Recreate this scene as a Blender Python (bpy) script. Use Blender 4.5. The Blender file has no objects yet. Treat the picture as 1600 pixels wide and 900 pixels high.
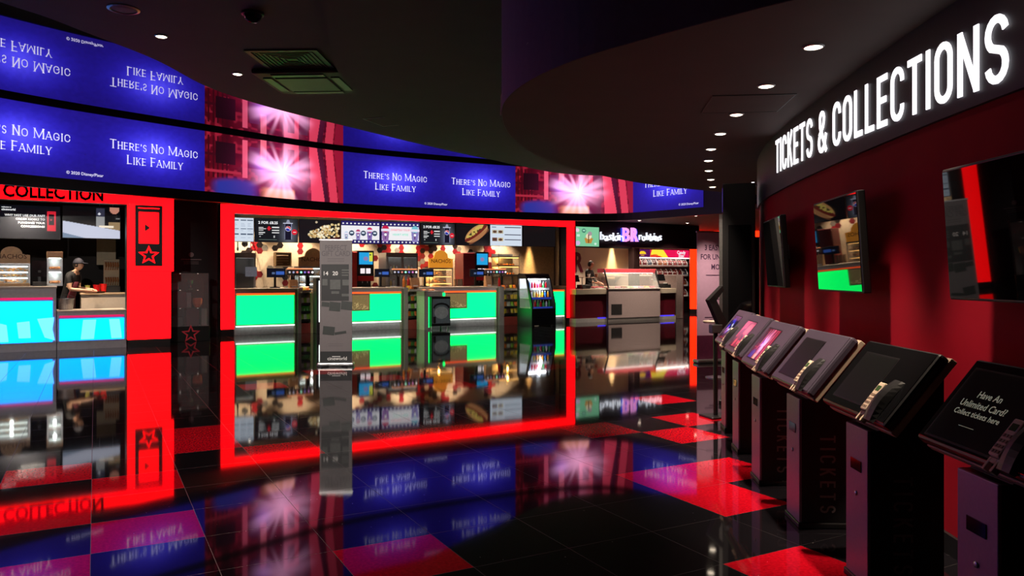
import bpy, bmesh, math, random
import numpy as np
from mathutils import Vector, Matrix

random.seed(7)
SC = bpy.context.scene
COL = SC.collection
PI = math.pi

# ------------------------------------------------------------------ camera
CAM_H, F, HV = 1.4, 1200.0, 431.0        # eye height, focal length and horizon row of a 1600 wide frame
cd = bpy.data.cameras.new('camera')
cam = bpy.data.objects.new('camera', cd)
COL.objects.link(cam)
cam.location = (0, 0, CAM_H)
cam.rotation_euler = (PI / 2, 0, 0)
cd.sensor_width = 36.0
cd.lens = 36.0 * F / 1600.0
cd.shift_y = -(450.0 - HV) / 1600.0
cd.clip_start, cd.clip_end = 0.05, 200
SC.camera = cam

# ------------------------------------------------------------------ world and exposure
w = bpy.data.worlds.new('world')
SC.world = w
w.use_nodes = True
w.node_tree.nodes['Background'].inputs[0].default_value = (0.5, 0.35, 0.45, 1)
w.node_tree.nodes['Background'].inputs[1].default_value = 0.004
vs = SC.view_settings
vs.view_transform = 'Standard'
vs.look = 'None'
vs.gamma = 1.0
vs.use_curve_mapping = False
vs.exposure = 0.0
SC.display_settings.display_device = 'sRGB'

P_KIOSK, P_SHOP, P_SPOT, P_FILL = 420.0, 280.0, 90.0, 160.0     # watts of the spot lamps
E_RED, E_GREEN, E_BLUE, E_LED = 5.0, 3.3, 4.2, 1.0

# ------------------------------------------------------------------ frames
A = math.radians(31.5)
CA, SA = math.cos(A), math.sin(A)

def W(s, d, z=0.0):
    """shop frame: s along the shop fronts, d away from the lobby"""
    return Vector((s * CA - d * SA, s * SA + d * CA, z))

def sz(u, v, d):
    k = (u - 800.0) / F
    Y = d / (CA - k * SA)
    return Y * (k * CA + SA), CAM_H - (v - HV) * Y / F

def item(u0, u1, v0, v1, d):
    s0, _ = sz(u0, v0, d)
    s1, _ = sz(u1, v0, d)
    um = (u0 + u1) / 2
    zt = sz(um, v0, d)[1]
    zb = sz(um, v1, d)[1]
    return (s0 + s1) / 2, s1 - s0, zb, zt

def ceil_pt(u, v, z):
    Y = F * (z - CAM_H) / (HV - v)
    return ((u - 800.0) / F * Y, Y)

# ------------------------------------------------------------------ materials
def lin(c):
    return tuple(((x / 12.92) if x <= 0.04045 else ((x + 0.055) / 1.055) ** 2.4) for x in c)

def rgb(r, g, b):
    return lin((r / 255, g / 255, b / 255))

_mats = {}
def mat(name, col=(.5, .5, .5), rough=.5, metal=0.0, emit=None, es=0.0, ior=1.5, var=.12, scale=18.0,
        alpha=1.0, trans=0.0, coat=0.0, bump=0.0):
    if name in _mats:
        return _mats[name]
    m = bpy.data.materials.new(name)
    m.use_nodes = True
    nt = m.node_tree
    b = nt.nodes['Principled BSDF']
    b.inputs['Base Color'].default_value = (*col, 1)
    b.inputs['Roughness'].default_value = rough
    b.inputs['Metallic'].default_value = metal
    b.inputs['IOR'].default_value = ior
    b.inputs['Alpha'].default_value = alpha
    b.inputs['Transmission Weight'].default_value = trans
    b.inputs['Coat Weight'].default_value = coat
    if emit is not None:
        b.inputs['Emission Color'].default_value = (*emit, 1)
        b.inputs['Emission Strength'].default_value = es
    if var > 0 and trans == 0:
        tc = nt.nodes.new('ShaderNodeTexCoord')
        nz = nt.nodes.new('ShaderNodeTexNoise')
        nz.inputs['Scale'].default_value = scale
        nz.inputs['Detail'].default_value = 3
        rp = nt.nodes.new('ShaderNodeValToRGB')
        rp.color_ramp.elements[0].position = .3
        rp.color_ramp.elements[1].position = .7
        rp.color_ramp.elements[0].color = (*[c * (1 - var) for c in col], 1)
        rp.color_ramp.elements[1].color = (*[min(1, c * (1 + var)) for c in col], 1)
        nt.links.new(tc.outputs['Object'], nz.inputs['Vector'])
        nt.links.new(nz.outputs['Fac'], rp.inputs['Fac'])
        nt.links.new(rp.outputs['Color'], b.inputs['Base Color'])
        if bump > 0:
            bp = nt.nodes.new('ShaderNodeBump')
            bp.inputs['Strength'].default_value = bump
            bp.inputs['Distance'].default_value = .01
            nt.links.new(nz.outputs['Fac'], bp.inputs['Height'])
            nt.links.new(bp.outputs['Normal'], b.inputs['Normal'])
    _mats[name] = m
    return m

def screen_mat(name, strength, gloss=.15):
    """a lit display: its picture is a colour attribute of the panel"""
    if name in _mats:
        return _mats[name]
    m = bpy.data.materials.new(name)
    m.use_nodes = True
    nt = m.node_tree
    b = nt.nodes['Principled BSDF']
    b.inputs['Base Color'].default_value = (.01, .01, .012, 1)
    b.inputs['Roughness'].default_value = gloss
    at = nt.nodes.new('ShaderNodeAttribute')
    at.attribute_name = 'picture'
    nt.links.new(at.outputs['Color'], b.inputs['Emission Color'])
    b.inputs['Emission Strength'].default_value = strength
    _mats[name] = m
    return m

# ------------------------------------------------------------------ mesh building
class MB:
    def __init__(self):
        self.v, self.f, self.m = [], [], []

    def add(self, vs_, fs_, mi=0, T=None):
        n = len(self.v)
        for p in vs_:
            p = Vector(p)
            self.v.append(tuple(T @ p) if T is not None else tuple(p))
        for f in fs_:
            self.f.append([i + n for i in f])
            self.m.append(mi)
        return self

    def box(self, x0, x1, y0, y1, z0, z1, mi=0, T=None):
        vs_ = [(x, y, z) for z in (z0, z1) for y in (y0, y1) for x in (x0, x1)]
        fs_ = [(0, 2, 3, 1), (4, 5, 7, 6), (0, 1, 5, 4), (2, 6, 7, 3), (0, 4, 6, 2), (1, 3, 7, 5)]
        return self.add(vs_, fs_, mi, T)

    def rbox(self, x0, x1, y0, y1, z0, z1, b=.01, seg=2, mi=0, T=None):
        bm = bmesh.new()
        bmesh.ops.create_cube(bm, size=1)
        for p in bm.verts:
            p.co = Vector(((x0 + x1) / 2 + p.co.x * (x1 - x0), (y0 + y1) / 2 + p.co.y * (y1 - y0), (z0 + z1) / 2 + p.co.z * (z1 - z0)))
        b = min(b, .45 * min(abs(x1 - x0), abs(y1 - y0), abs(z1 - z0)))
        bmesh.ops.bevel(bm, geom=bm.edges[:], offset=b, segments=seg, affect='EDGES', profile=.5)
        return self.bm(bm, mi, T)

    def bm(self, bm, mi=0, T=None):
        bm.verts.index_update()
        self.add([p.co.copy() for p in bm.verts], [[q.index for q in f.verts] for f in bm.faces], mi, T)
        bm.free()
        return self

    def prism(self, pts, a0, a1, axis='z', mi=0, T=None):
        """polygon pts extruded between a0 and a1 along axis"""
        n = len(pts)
        def P(p, a):
            return (p[0], p[1], a) if axis == 'z' else ((p[0], a, p[1]) if axis == 'y' else (a, p[0], p[1]))
        vs_ = [P(p, a0) for p in pts] + [P(p, a1) for p in pts]
        fs_ = [list(range(n))[::-1], list(range(n, 2 * n))]
        fs_ += [(i, (i + 1) % n, n + (i + 1) % n, n + i) for i in range(n)]
        return self.add(vs_, fs_, mi, T)

    def lathe(self, prof, n=16, c=(0, 0, 0), mi=0, T=None, caps=True):
        vs_, fs_ = [], []
        for r, z in prof:
            for k in range(n):
                a = 2 * PI * k / n
                vs_.append((c[0] + r * math.cos(a), c[1] + r * math.sin(a), c[2] + z))
        for j in range(len(prof) - 1):
            for k in range(n):
                k2 = (k + 1) % n
                fs_.append((j * n + k, j * n + k2, (j + 1) * n + k2, (j + 1) * n + k))
        if caps:
            fs_.append(list(range(n))[::-1])
            fs_.append([(len(prof) - 1) * n + k for k in range(n)])
        return self.add(vs_, fs_, mi, T)

    def tube(self, path, r, n=8, mi=0, T=None):
        path = [Vector(p) for p in path]
        rings = []
        for i, p in enumerate(path):
            t = (path[min(i + 1, len(path) - 1)] - path[max(i - 1, 0)]).normalized()
            a = t.cross(Vector((0, 0, 1)))
            if a.length < .05:
                a = t.cross(Vector((1, 0, 0)))
            a.normalize()
            bb = t.cross(a)
            rr = r[i] if isinstance(r, (list, tuple)) else r
            rings.append([p + rr * (math.cos(2 * PI * k / n) * a + math.sin(2 * PI * k / n) * bb) for k in range(n)])
        vs_ = [q for rg in rings for q in rg]
        fs_ = []
        for j in range(len(path) - 1):
            for k in range(n):
                k2 = (k + 1) % n
                fs_.append((j * n + k, j * n + k2, (j + 1) * n + k2, (j + 1) * n + k))
        fs_.append(list(range(n))[::-1])
        fs_.append([(len(path) - 1) * n + k for k in range(n)])
        return self.add(vs_, fs_, mi, T)

    def ball(self, c, r, mi=0, sub=2, sc=(1, 1, 1)):
        bm = bmesh.new()
        bmesh.ops.create_icosphere(bm, subdivisions=sub, radius=1)
        for p in bm.verts:
            p.co = Vector((c[0] + p.co.x * r * sc[0], c[1] + p.co.y * r * sc[1], c[2] + p.co.z * r * sc[2]))
        return self.bm(bm, mi)

    def build(self, name, mats, parent=None, loc=None, rz=0.0, smooth=False, fix=True):
        me = bpy.data.meshes.new(name)
        me.from_pydata(self.v, [], self.f)
        for m in (mats if isinstance(mats, (list, tuple)) else [mats]):
            me.materials.append(m)
        if len(me.polygons) == len(self.m):
            me.polygons.foreach_set('material_index', self.m)
        me.update()
        if fix:
            bm = bmesh.new()
            bm.from_mesh(me)
            bmesh.ops.recalc_face_normals(bm, faces=bm.faces[:])
            bm.to_mesh(me)
            bm.free()
        if smooth:
            me.polygons.foreach_set('use_smooth', [True] * len(me.polygons))
        o = bpy.data.objects.new(name, me)
        COL.objects.link(o)
        if parent is not None:
            o.parent = parent
        if loc is not None:
            o.location = loc
        o.rotation_euler = (0, 0, rz)
        return o

def tag(o, label=None, cat=None, group=None, kind=None):
    if label: o['label'] = label
    if cat: o['category'] = cat
    if group: o['group'] = group
    if kind: o['kind'] = kind
    return o

def thing(name, label, cat, loc=(0, 0, 0), rz=0.0, group=None):
    o = bpy.data.objects.new(name, None)
    o.empty_display_size = .1
    COL.objects.link(o)
    o.location = loc
    o.rotation_euler = (0, 0, rz)
    return tag(o, label, cat, group)

def struct(name, mb, mats, label=None, **k):
    o = mb.build(name, mats, **k)
    return tag(o, label, 'room' if label else None, None, 'structure')

def dup(root, loc, rz=None, label=None, group=None):
    r = root.copy()
    COL.objects.link(r)
    r.location = loc
    if rz is not None: r.rotation_euler = (0, 0, rz)
    if label: r['label'] = label
    if group: r['group'] = group
    for ch in list(root.children):
        c = ch.copy()
        COL.objects.link(c)
        c.parent = r
        for g in list(ch.children):
            e = g.copy()
            COL.objects.link(e)
            e.parent = c
    return r

# ------------------------------------------------------------------ lettering
_txt = {}
def txt(body, size=1.0, align='CENTER', off=0.0, ext=0.0, shear=0.0, space=1.0):
    key = (body, align, off, ext / size, shear, space)
    if key not in _txt:
        cu = bpy.data.curves.new('lettering', 'FONT')
        cu.body = body
        cu.size = 1.0
        cu.align_x = align
        cu.offset = off
        cu.extrude = ext / size
        cu.resolution_u = 2
        cu.shear = shear
        cu.space_character = space
        ob = bpy.data.objects.new('lettering', cu)
        COL.objects.link(ob)
        bpy.context.view_layer.update()
        me = bpy.data.meshes.new_from_object(ob.evaluated_get(bpy.context.evaluated_depsgraph_get()))
        _txt[key] = ([tuple(p.co) for p in me.vertices], [list(p.vertices) for p in me.polygons])
        bpy.data.objects.remove(ob)
        bpy.data.meshes.remove(me)
    V, Fc = _txt[key]
    return [(x * size, y * size, z * size) for x, y, z in V], Fc

def put_text(mb, body, size, fn, mi=0, sx=1.0, **k):
    """fn maps lettering x, y, z to a place"""
    V, Fc = txt(body, size, **k)
    mb.add([fn(x * sx, y, z) for x, y, z in V], Fc, mi)
    return mb

def arc(cx, cy, rx, ry, a0, a1, n=10):
    return [(cx + rx * math.cos(math.radians(a0 + (a1 - a0) * i / n)), cy + ry * math.sin(math.radians(a0 + (a1 - a0) * i / n))) for i in range(n + 1)]

def glyph(ch, w, t):
    """strokes of a capital of height one: (points, closed, weight factor)"""
    l, r, b, u = t / 2, w - t / 2, t / 2, 1 - t / 2
    c, m = w / 2, .5
    rx = (r - l) / 2
    ry = min(rx * 1.05, .5)
    if ch == 'T': return [([(0, u), (w, u)], 0, 'h'), ([(c, 0), (c, 1 - t * .5)], 0, 'v')]
    if ch == 'I': return [([(c, 0), (c, 1)], 0, 'v')]
    if ch == 'L': return [([(l, 0), (l, 1)], 0, 'v'), ([(l, b), (w, b)], 0, 'h')]
    if ch == 'E': return [([(l, 0), (l, 1)], 0, 'v'), ([(l, b), (w, b)], 0, 'h'), ([(l, u), (w, u)], 0, 'h'), ([(l, m + .02), (w * .9, m + .02)], 0, 'h')]
    if ch == 'F': return [([(l, 0), (l, 1)], 0, 'v'), ([(l, u), (w, u)], 0, 'h'), ([(l, m), (w * .88, m)], 0, 'h')]
    if ch == 'H': return [([(l, 0), (l, 1)], 0, 'v'), ([(r, 0), (r, 1)], 0, 'v'), ([(l, m), (r, m)], 0, 'h')]
    if ch == 'K': return [([(l, 0), (l, 1)], 0, 'v'), ([(l, .36), (r, 1)], 0, 'h'), ([(w * .42, .56), (r + t * .1, 0)], 0, 'd')]
    if ch == 'N': return [([(l, 0), (l, 1)], 0, 'v'), ([(r, 0), (r, 1)], 0, 'v'), ([(l, 1 - t * .3), (r, t * .3)], 0, 'd')]
    if ch == 'M': return [([(l, 0), (l, 1)], 0, 'h'), ([(r, 0), (r, 1)], 0, 'v'), ([(l, 1 - t * .3), (c, .1), (r, 1 - t * .3)], 0, 'd')]
    if ch == 'A': return [([(0, 0), (c, 1)], 0, 'h'), ([(c, 1), (w, 0)], 0, 'v'), ([(w * .2, .33), (w * .8, .33)], 0, 'h')]
    if ch == 'Y': return [([(0, 1), (c, .45)], 0, 'v'), ([(w, 1), (c, .45)], 0, 'h'), ([(c, 0), (c, .47)], 0, 'v')]
    if ch == 'R': return [([(l, 0), (l, 1)], 0, 'v'), ([(l, u)] + arc(r - .24, u - .235, .24, .235, 90, -90) + [(l, u - .47)], 0, 'd'), ([(w * .45, .5), (r + t * .2, 0)], 0, 'd')]
    if ch == 'O': return [(arc(c, u - ry, rx, ry, 0, 180) + arc(c, b + ry, rx, ry, 180, 360), 1, 'd')]
    if ch == 'C': return [([(r, u - ry * 1.15)] + arc(c, u - ry, rx, ry, 5, 180) + arc(c, b + ry, rx, ry, 180, 355) + [(r, b + ry * 1.15)], 0, 'd')]
    if ch == 'G': return [([(r, u - ry * 1.1)] + arc(c, u - ry, rx, ry, 5, 180) + arc(c, b + ry, rx, ry, 180, 360) + [(r, .44), (c, .44)], 0, 'd')]
    if ch == 'S':
        h = (u - b) / 4
        return [(arc(c, u - h * 1.0, rx, h, 10, 180, 8) + arc(c, u - h, rx, h, 180, 235, 4) + arc(c, b + h, rx, h, 55, 0, 4) + arc(c, b + h, rx, h, 0, -170, 8), 0, 'd')]
    if ch == '&':
        return [([(w, 0), (w * .25, .62)] + arc(c * .95, .80, rx * .62, .14, 200, -20, 8) + [(w * .62, .62), (w * .22, .44)] + arc(c * .85, .24, rx * .82, .2, 120, 300, 8) + [(w * .78, .16), (w * .97, .42)], 0, 'd')]
    if ch == "'": return [([(c, .72), (c, 1.02)], 0, 'v')]
    return []

def ribbon(pts, t, closed=False):
    n = len(pts)
    P = [Vector(p) for p in pts]
    L, R = [], []
    for i in range(n):
        a = P[i] - P[i - 1] if (i > 0 or closed) else None
        b = P[(i + 1) % n] - P[i] if (i < n - 1 or closed) else None
        if a is not None and a.length < 1e-6: a = None
        if b is not None and b.length < 1e-6: b = None
        na = Vector((-a.y, a.x)).normalized() if a is not None else None
        nb = Vector((-b.y, b.x)).normalized() if b is not None else None
        if na is None and nb is None: continue
        if na is None: nn, k = nb, 1
        elif nb is None: nn, k = na, 1
        else:
            nn = na + nb
            if nn.length < .2: nn, k = na, 1
            else:
                nn.normalize()
                k = min(1 / max(nn.dot(na), .45), 1.8)
        L.append(P[i] + nn * t / 2 * k)
        R.append(P[i] - nn * t / 2 * k)
    return L, R

def stroke_text(mb, body, h, fn, w=.5, t=.13, gap=.12, space=.3, serif=False, depth=0.0, mi=0, total=None, big=1.0, center=False, thin=.55):
    """lettering from strokes; fn(x, y, z)"""
    wid = {'I': t if not serif else t * 1.6, 'M': w * 1.55, 'N': w * 1.05, '&': w * 1.2, "'": t, 'T': w * .95, 'E': w * .86, 'L': w * .82, 'F': w * .85}
    if serif: wid.update({'O': w * 1.2, 'C': w * 1.15, 'G': w * 1.2, 'T': w * 1.1, 'S': w * .8, 'A': w * 1.15})
    x, glyphs, start = 0.0, [], True
    for ch in body:
        if ch == ' ':
            x += space
            start = True
            continue
        k = big if start else 1.0
        start = False
        ww = wid.get(ch, w)
        glyphs.append((ch, x, ww, k))
        x += ww * k + gap
    x -= gap
    fx = (total / (x * h)) if total else 1.0
    ox = x / 2 if center else 0.0
    for ch, gx, ww, k in glyphs:
        for pts, closed, kind in glyph(ch, ww, t):
            tt = t * (1.0 if not serif else {'v': 1.0, 'h': thin, 'd': .8}[kind])
            L, R = ribbon(pts, tt, bool(closed))
            n = len(L)
            def Q(p, z):
                return fn((gx + p[0] * k - ox) * h * fx, p[1] * h * k, z)
            vs_ = [Q(p, depth) for p in L] + [Q(p, depth) for p in R]
            seg = n if closed else n - 1
            fs_ = [(i, (i + 1) % n, n + (i + 1) % n, n + i) for i in range(seg)]
            if depth > 0:
                vs_ += [Q(p, 0) for p in L] + [Q(p, 0) for p in R]
                for i in range(seg):
                    j = (i + 1) % n
                    fs_ += [(i, j, 2 * n + j, 2 * n + i), (n + i, n + j, 3 * n + j, 3 * n + i), (2 * n + i, 2 * n + j, 3 * n + j, 3 * n + i)]
                if not closed:
                    fs_ += [(0, n, 3 * n, 2 * n), (n - 1, 2 * n - 1, 4 * n - 1, 3 * n - 1)]
            mb.add(vs_, fs_, mi)
            if serif and not closed:
                for e in (pts[0], pts[-1]):
                    if kind in 'vh' and (abs(e[1]) < .02 or abs(e[1] - 1) < .02) and ch not in "'":
                        y0 = 0 if e[1] < .5 else 1 - .045
                        hw = t * .95
                        mb.add([Q((e[0] - hw, y0), depth), Q((e[0] + hw, y0), depth), Q((e[0] + hw, y0 + .045), depth), Q((e[0] - hw, y0 + .045), depth)], [(0, 1, 2, 3)], mi)
    return x * h * fx

# ------------------------------------------------------------------ pictures on displays
def vnoise(x, y, seed=0):
    r = np.random.RandomState(seed)
    g = r.rand(64, 64)
    xi, yi = np.floor(x).astype(int), np.floor(y).astype(int)
    fx, fy = x - xi, y - yi
    fx, fy = fx * fx * (3 - 2 * fx), fy * fy * (3 - 2 * fy)
    a, b = g[yi % 64, xi % 64], g[yi % 64, (xi + 1) % 64]
    c, d = g[(yi + 1) % 64, xi % 64], g[(yi + 1) % 64, (xi + 1) % 64]
    return (a * (1 - fx) + b * fx) * (1 - fy) + (c * (1 - fx) + d * fx) * fy

def smooth(e0, e1, x):
    t = np.clip((x - e0) / (e1 - e0), 0, 1)
    return t * t * (3 - 2 * t)

class Canvas:
    def __init__(self, nx, ny, base=(0, 0, 0), asp=1.0):
        self.nx, self.ny, self.asp = nx, ny, asp
        self.X, self.Y = np.meshgrid(np.linspace(0, 1, nx + 1), np.linspace(0, 1, ny + 1))
        self.c = np.zeros((ny + 1, nx + 1, 3)) + np.array(base)

    def mix(self, m, col):
        m = m[..., None]
        self.c = self.c * (1 - m) + np.array(col) * m
        return self

    def addc(self, m, col):
        self.c = self.c + m[..., None] * np.array(col)
        return self

    def rect(self, x0, y0, x1, y1, col):
        return self.mix(((self.X >= x0) & (self.X <= x1) & (self.Y >= y0) & (self.Y <= y1)).astype(float), col)

    def disc(self, cx, cy, r, col, soft=.0):
        d = np.hypot((self.X - cx) * self.asp, self.Y - cy)
        return self.mix((d < r).astype(float) if soft == 0 else 1 - smooth(r - soft, r + soft, d), col)

    def poly(self, pts, col):
        ins = np.ones_like(self.X, bool)
        n = len(pts)
        for i in range(n):
            (ax, ay), (bx, by) = pts[i], pts[(i + 1) % n]
            ins &= ((bx - ax) * (self.Y - ay) - (by - ay) * (self.X - ax)) >= 0
        return self.mix(ins.astype(float), col)

def picture(cv, name, m, parent, fn):
    """a display face carrying the picture; fn maps 0..1 x, y to a place"""
    nx, ny = cv.nx, cv.ny
    vs_ = [tuple(fn(cv.X[j, i], cv.Y[j, i])) for j in range(ny + 1) for i in range(nx + 1)]
    fs_ = [(j * (nx + 1) + i, j * (nx + 1) + i + 1, (j + 1) * (nx + 1) + i + 1, (j + 1) * (nx + 1) + i) for j in range(ny) for i in range(nx)]
    me = bpy.data.meshes.new(name)
    me.from_pydata(vs_, [], fs_)
    at = me.attributes.new('picture', 'FLOAT_COLOR', 'POINT')
    buf = np.ones(((nx + 1) * (ny + 1), 4))
    buf[:, :3] = np.clip(cv.c.reshape(-1, 3), 0, 20)
    at.data.foreach_set('color', buf.ravel())
    me.materials.append(m)
    me.update()
    o = bpy.data.objects.new(name, me)
    COL.objects.link(o)
    if parent is not None: o.parent = parent
    return o

def blast(nx, ny, seed=3, hot=1.0):
    """a generic pink burst of light in a red room of shelves and timber"""
    cv = Canvas(nx, ny, asp=2.7)
    X, Y = cv.X, cv.Y
    n1 = vnoise(X * 14, Y * 6, seed)
    n2 = vnoise(X * 40, Y * 18, seed + 1)
    cv.mix(np.ones_like(X), rgb(110, 10, 28))
    cv.mix(n1 * .8, rgb(40, 4, 14))
    cv.mix(smooth(.6, .85, n2) * .5, rgb(190, 40, 66))
    for k in range(5):                                                # shelves on the left
        cv.rect(.02 + .03 * k, .25, .03 + .03 * k, .95, rgb(60, 8, 18))
    cv.rect(.0, .62, .2, .66, rgb(60, 8, 20)).rect(.0, .34, .24, .38, rgb(170, 40, 60)).rect(.07, .5, .2, .86, rgb(28, 8, 16))
    cv.rect(.25, .3, .285, .95, rgb(235, 90, 120)).rect(.3, .5, .37, .85, rgb(90, 30, 70)).rect(.38, .66, .42, 1, rgb(240, 110, 130))
    cv.rect(.55, .5, .66, 1, rgb(240, 80, 105)).rect(.58, .6, .63, .9, rgb(100, 20, 40)).rect(.67, .55, .73, .9, rgb(70, 40, 60))
    cv.poly([(.76, .0), (.86, .0), (.80, 1), (.74, 1)], rgb(235, 70, 95))   # slanting boards on the right
    cv.poly([(.86, .0), (.89, .0), (.84, 1), (.80, 1)], rgb(60, 16, 34))
    cv.poly([(.90, .0), (.96, .0), (.92, 1), (.86, 1)], rgb(220, 60, 85))
    cv.poly([(.97, .0), (1, .0), (1, 1), (.93, 1)], rgb(150, 22, 50))
    cv.mix((1 - smooth(.10, .22, Y - .10 * np.sin(X * 7))) * smooth(.02, .1, X) * (1 - smooth(.3, .4, X)), rgb(40, 50, 150))
    cv.mix((1 - smooth(.12, .2, Y)) * smooth(.36, .46, X) * (1 - smooth(.62, .72, X)), rgb(255, 165, 110))
    cv.mix((1 - smooth(.3, .42, Y + .1 * np.sin(X * 30))) * smooth(.62, .64, X) * (1 - smooth(.72, .74, X)), rgb(60, 20, 40))
    dx, dy = (X - .54) * 2.7, Y - .47
    r, a = np.hypot(dx, dy * 1.25), np.arctan2(dy, dx)
    rays = vnoise((a + 4) * 5.5, r * 2, seed + 5)
    g = np.exp(-(r / (.14 + .42 * rays)) ** 2)
    cv.addc(np.exp(-(r / .62) ** 2) * .55, (.6, .03, .2))
    cv.addc(g * 2.0 * hot, (1.0, .5, .8))
    dx, dy = (X - .40) * 2.7, Y - .55
    cv.addc(np.exp(-(np.hypot(dx, dy) / .16) ** 2), (.35, .2, .9))
    return cv

def caption_blue(nx, ny, wdt, hgt, centres):
    cv = Canvas(nx, ny, asp=wdt / hgt)
    X, Y = cv.X * wdt, cv.Y * hgt
    cv.mix(np.ones_like(X), (.014, .007, .21))
    for cx in centres:
        r = np.hypot((X - cx) / 1.05, (Y - .66) / .60)
        cv.addc(np.exp(-(r * 1.45) ** 2), (.028, .02, .72))
        cv.addc(np.exp(-(r * 2.6) ** 2), (.075, .07, .35))
    cv.c *= (.9 + .2 * vnoise(cv.X * 90, cv.Y * 30, 9))[..., None]
    return cv

# ------------------------------------------------------------------ smooth plan curves
class Path:
    def __init__(self, pts, n=14):
        P = [Vector(p) for p in pts]
        out = []
        for i in range(len(P) - 1):
            p0 = P[i - 1] if i > 0 else 2 * P[0] - P[1]
            p3 = P[i + 2] if i + 2 < len(P) else 2 * P[-1] - P[-2]
            p1, p2 = P[i], P[i + 1]
            # centripetal parameters keep unequal spans smooth
            t1 = max((p1 - p0).length, 1e-4) ** .5
            t2 = t1 + max((p2 - p1).length, 1e-4) ** .5
            t3 = t2 + max((p3 - p2).length, 1e-4) ** .5
            for k in range(n):
                t = t1 + (t2 - t1) * k / n
                a1 = p0 * ((t1 - t) / t1) + p1 * (t / t1)
                a2 = p1 * ((t2 - t) / (t2 - t1)) + p2 * ((t - t1) / (t2 - t1))
                a3 = p2 * ((t3 - t) / (t3 - t2)) + p3 * ((t - t2) / (t3 - t2))
                b1 = a1 * ((t2 - t) / t2) + a2 * (t / t2)
                b2 = a2 * ((t3 - t) / (t3 - t1)) + a3 * ((t - t1) / (t3 - t1))
                out.append(b1 * ((t2 - t) / (t2 - t1)) + b2 * ((t - t1) / (t2 - t1)))
        out.append(P[-1])
        self.p = out
        self.s = [0.0]
        for i in range(1, len(out)):
            self.s.append(self.s[-1] + (out[i] - out[i - 1]).length)
        self.len = self.s[-1]

    def at(self, s, off=0.0):
        """point at arc length s, moved off to the right of travel"""
        s = min(max(s, 0.0), self.len - 1e-6)
        lo = int(np.searchsorted(self.s, s, side='right')) - 1
        lo = min(max(lo, 0), len(self.p) - 2)
        k = (s - self.s[lo]) / max(self.s[lo + 1] - self.s[lo], 1e-9)
        p = self.p[lo].lerp(self.p[lo + 1], k)
        def T(i):
            i0, i1 = max(i - 1, 0), min(i + 1, len(self.p) - 1)
            return (self.p[i1] - self.p[i0]).normalized()
        t = T(lo).lerp(T(lo + 1), k).normalized()
        return Vector((p.x + t.y * off, p.y - t.x * off)), t

    def near(self, x, y):
        i = min(range(len(self.p)), key=lambda j: (self.p[j].x - x) ** 2 + (self.p[j].y - y) ** 2)
        return self.s[i]

def strip(mb, path, s0, s1, z0, z1, off0, off1, n, mi=0):
    """a solid band along the path between two offsets and two heights"""
    for i in range(n):
        a, b = s0 + (s1 - s0) * i / n, s0 + (s1 - s0) * (i + 1) / n
        q = [path.at(a, off0)[0], path.at(b, off0)[0], path.at(b, off1)[0], path.at(a, off1)[0]]
        vs_ = [(p.x, p.y, z0) for p in q] + [(p.x, p.y, z1) for p in q]
        fs_ = [(0, 1, 2, 3), (7, 6, 5, 4), (0, 4, 5, 1), (2, 6, 7, 3)]
        if i == 0: fs_.append((3, 7, 4, 0))
        if i == n - 1: fs_.append((1, 5, 6, 2))
        mb.add(vs_, fs_, mi)
    return mb

# ================================================================== the room
M_DARK = mat('dark_paint', rgb(38, 34, 34), .75, var=.15, scale=4)
M_CEIL = mat('ceiling_paint', rgb(74, 70, 68), .8, var=.06, scale=3)
M_CEIL2 = mat('low_ceiling_paint', rgb(84, 74, 72), .8, var=.06, scale=3)
M_BLACK = mat('black_trim', rgb(18, 17, 19), .45, var=.1)
M_GLOSSBLACK = mat('gloss_black', (.006, .006, .007), .06, ior=1.55, var=0)
M_MIRROR = mat('mirror_ceiling', (.55, .53, .58), .015, metal=1.0, var=0)
M_WALLRED = mat('red_wall_paint', rgb(160, 8, 34), .8, ior=1.25, var=.08, scale=2.5)
M_BAND = mat('sign_band_paint', rgb(46, 40, 50), .55, var=.08, scale=3)
M_STEEL = mat('brushed_steel', (.42, .42, .43), .35, metal=.9, var=.1, scale=40)
M_CREAM = mat('cream_laminate', rgb(206, 190, 172), .45, var=.04)
M_GREYLAM = mat('grey_laminate', rgb(190, 184, 184), .4, var=.06)
M_GREYDARK = mat('charcoal_laminate', rgb(56, 54, 56), .4, var=.08)
M_WHITE = mat('white_plastic', rgb(220, 218, 216), .4, var=.04)
M_RED = mat('red_plastic', rgb(190, 14, 22), .35, var=.06)
M_MAROON = mat('maroon_laminate', rgb(96, 18, 34), .4, var=.08)
M_LETTER_WHITE = mat('white_lit_letter', (1, 1, 1), .4, emit=(1, .98, 1.0), es=1.5, var=0)
M_LEDTEXT = mat('led_caption', (1, 1, 1), .4, emit=(.80, .78, 1.0), es=1.1, var=0)
M_SCREENTEXT = mat('screen_caption', (1, 1, 1), .4, emit=(.95, .97, 1.0), es=.9, var=0)
M_REDLIT = mat('red_light_box', rgb(200, 8, 8), .25, emit=(1, .0012, .0028), es=E_RED, var=0)
M_REDLIT2 = mat('orange_red_light_box', rgb(220, 20, 8), .25, emit=(1, .012, .0015), es=E_RED, var=0)
M_GREEN = mat('green_light_panel', rgb(20, 200, 110), .25, emit=(.001, 1, .12), es=E_GREEN, var=0)
M_CYAN = mat('cyan_light_panel', rgb(20, 200, 210), .25, emit=(.0, .22, 1.0), es=E_BLUE, var=0)
M_CYANP = mat('pale_cyan_light_panel', rgb(90, 220, 220), .25, emit=(.05, .27, 1.0), es=E_BLUE, var=0)
M_ORANGE = mat('orange_light_strip', rgb(230, 80, 30), .3, emit=(1, .10, .015), es=1.5, var=0)
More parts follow.
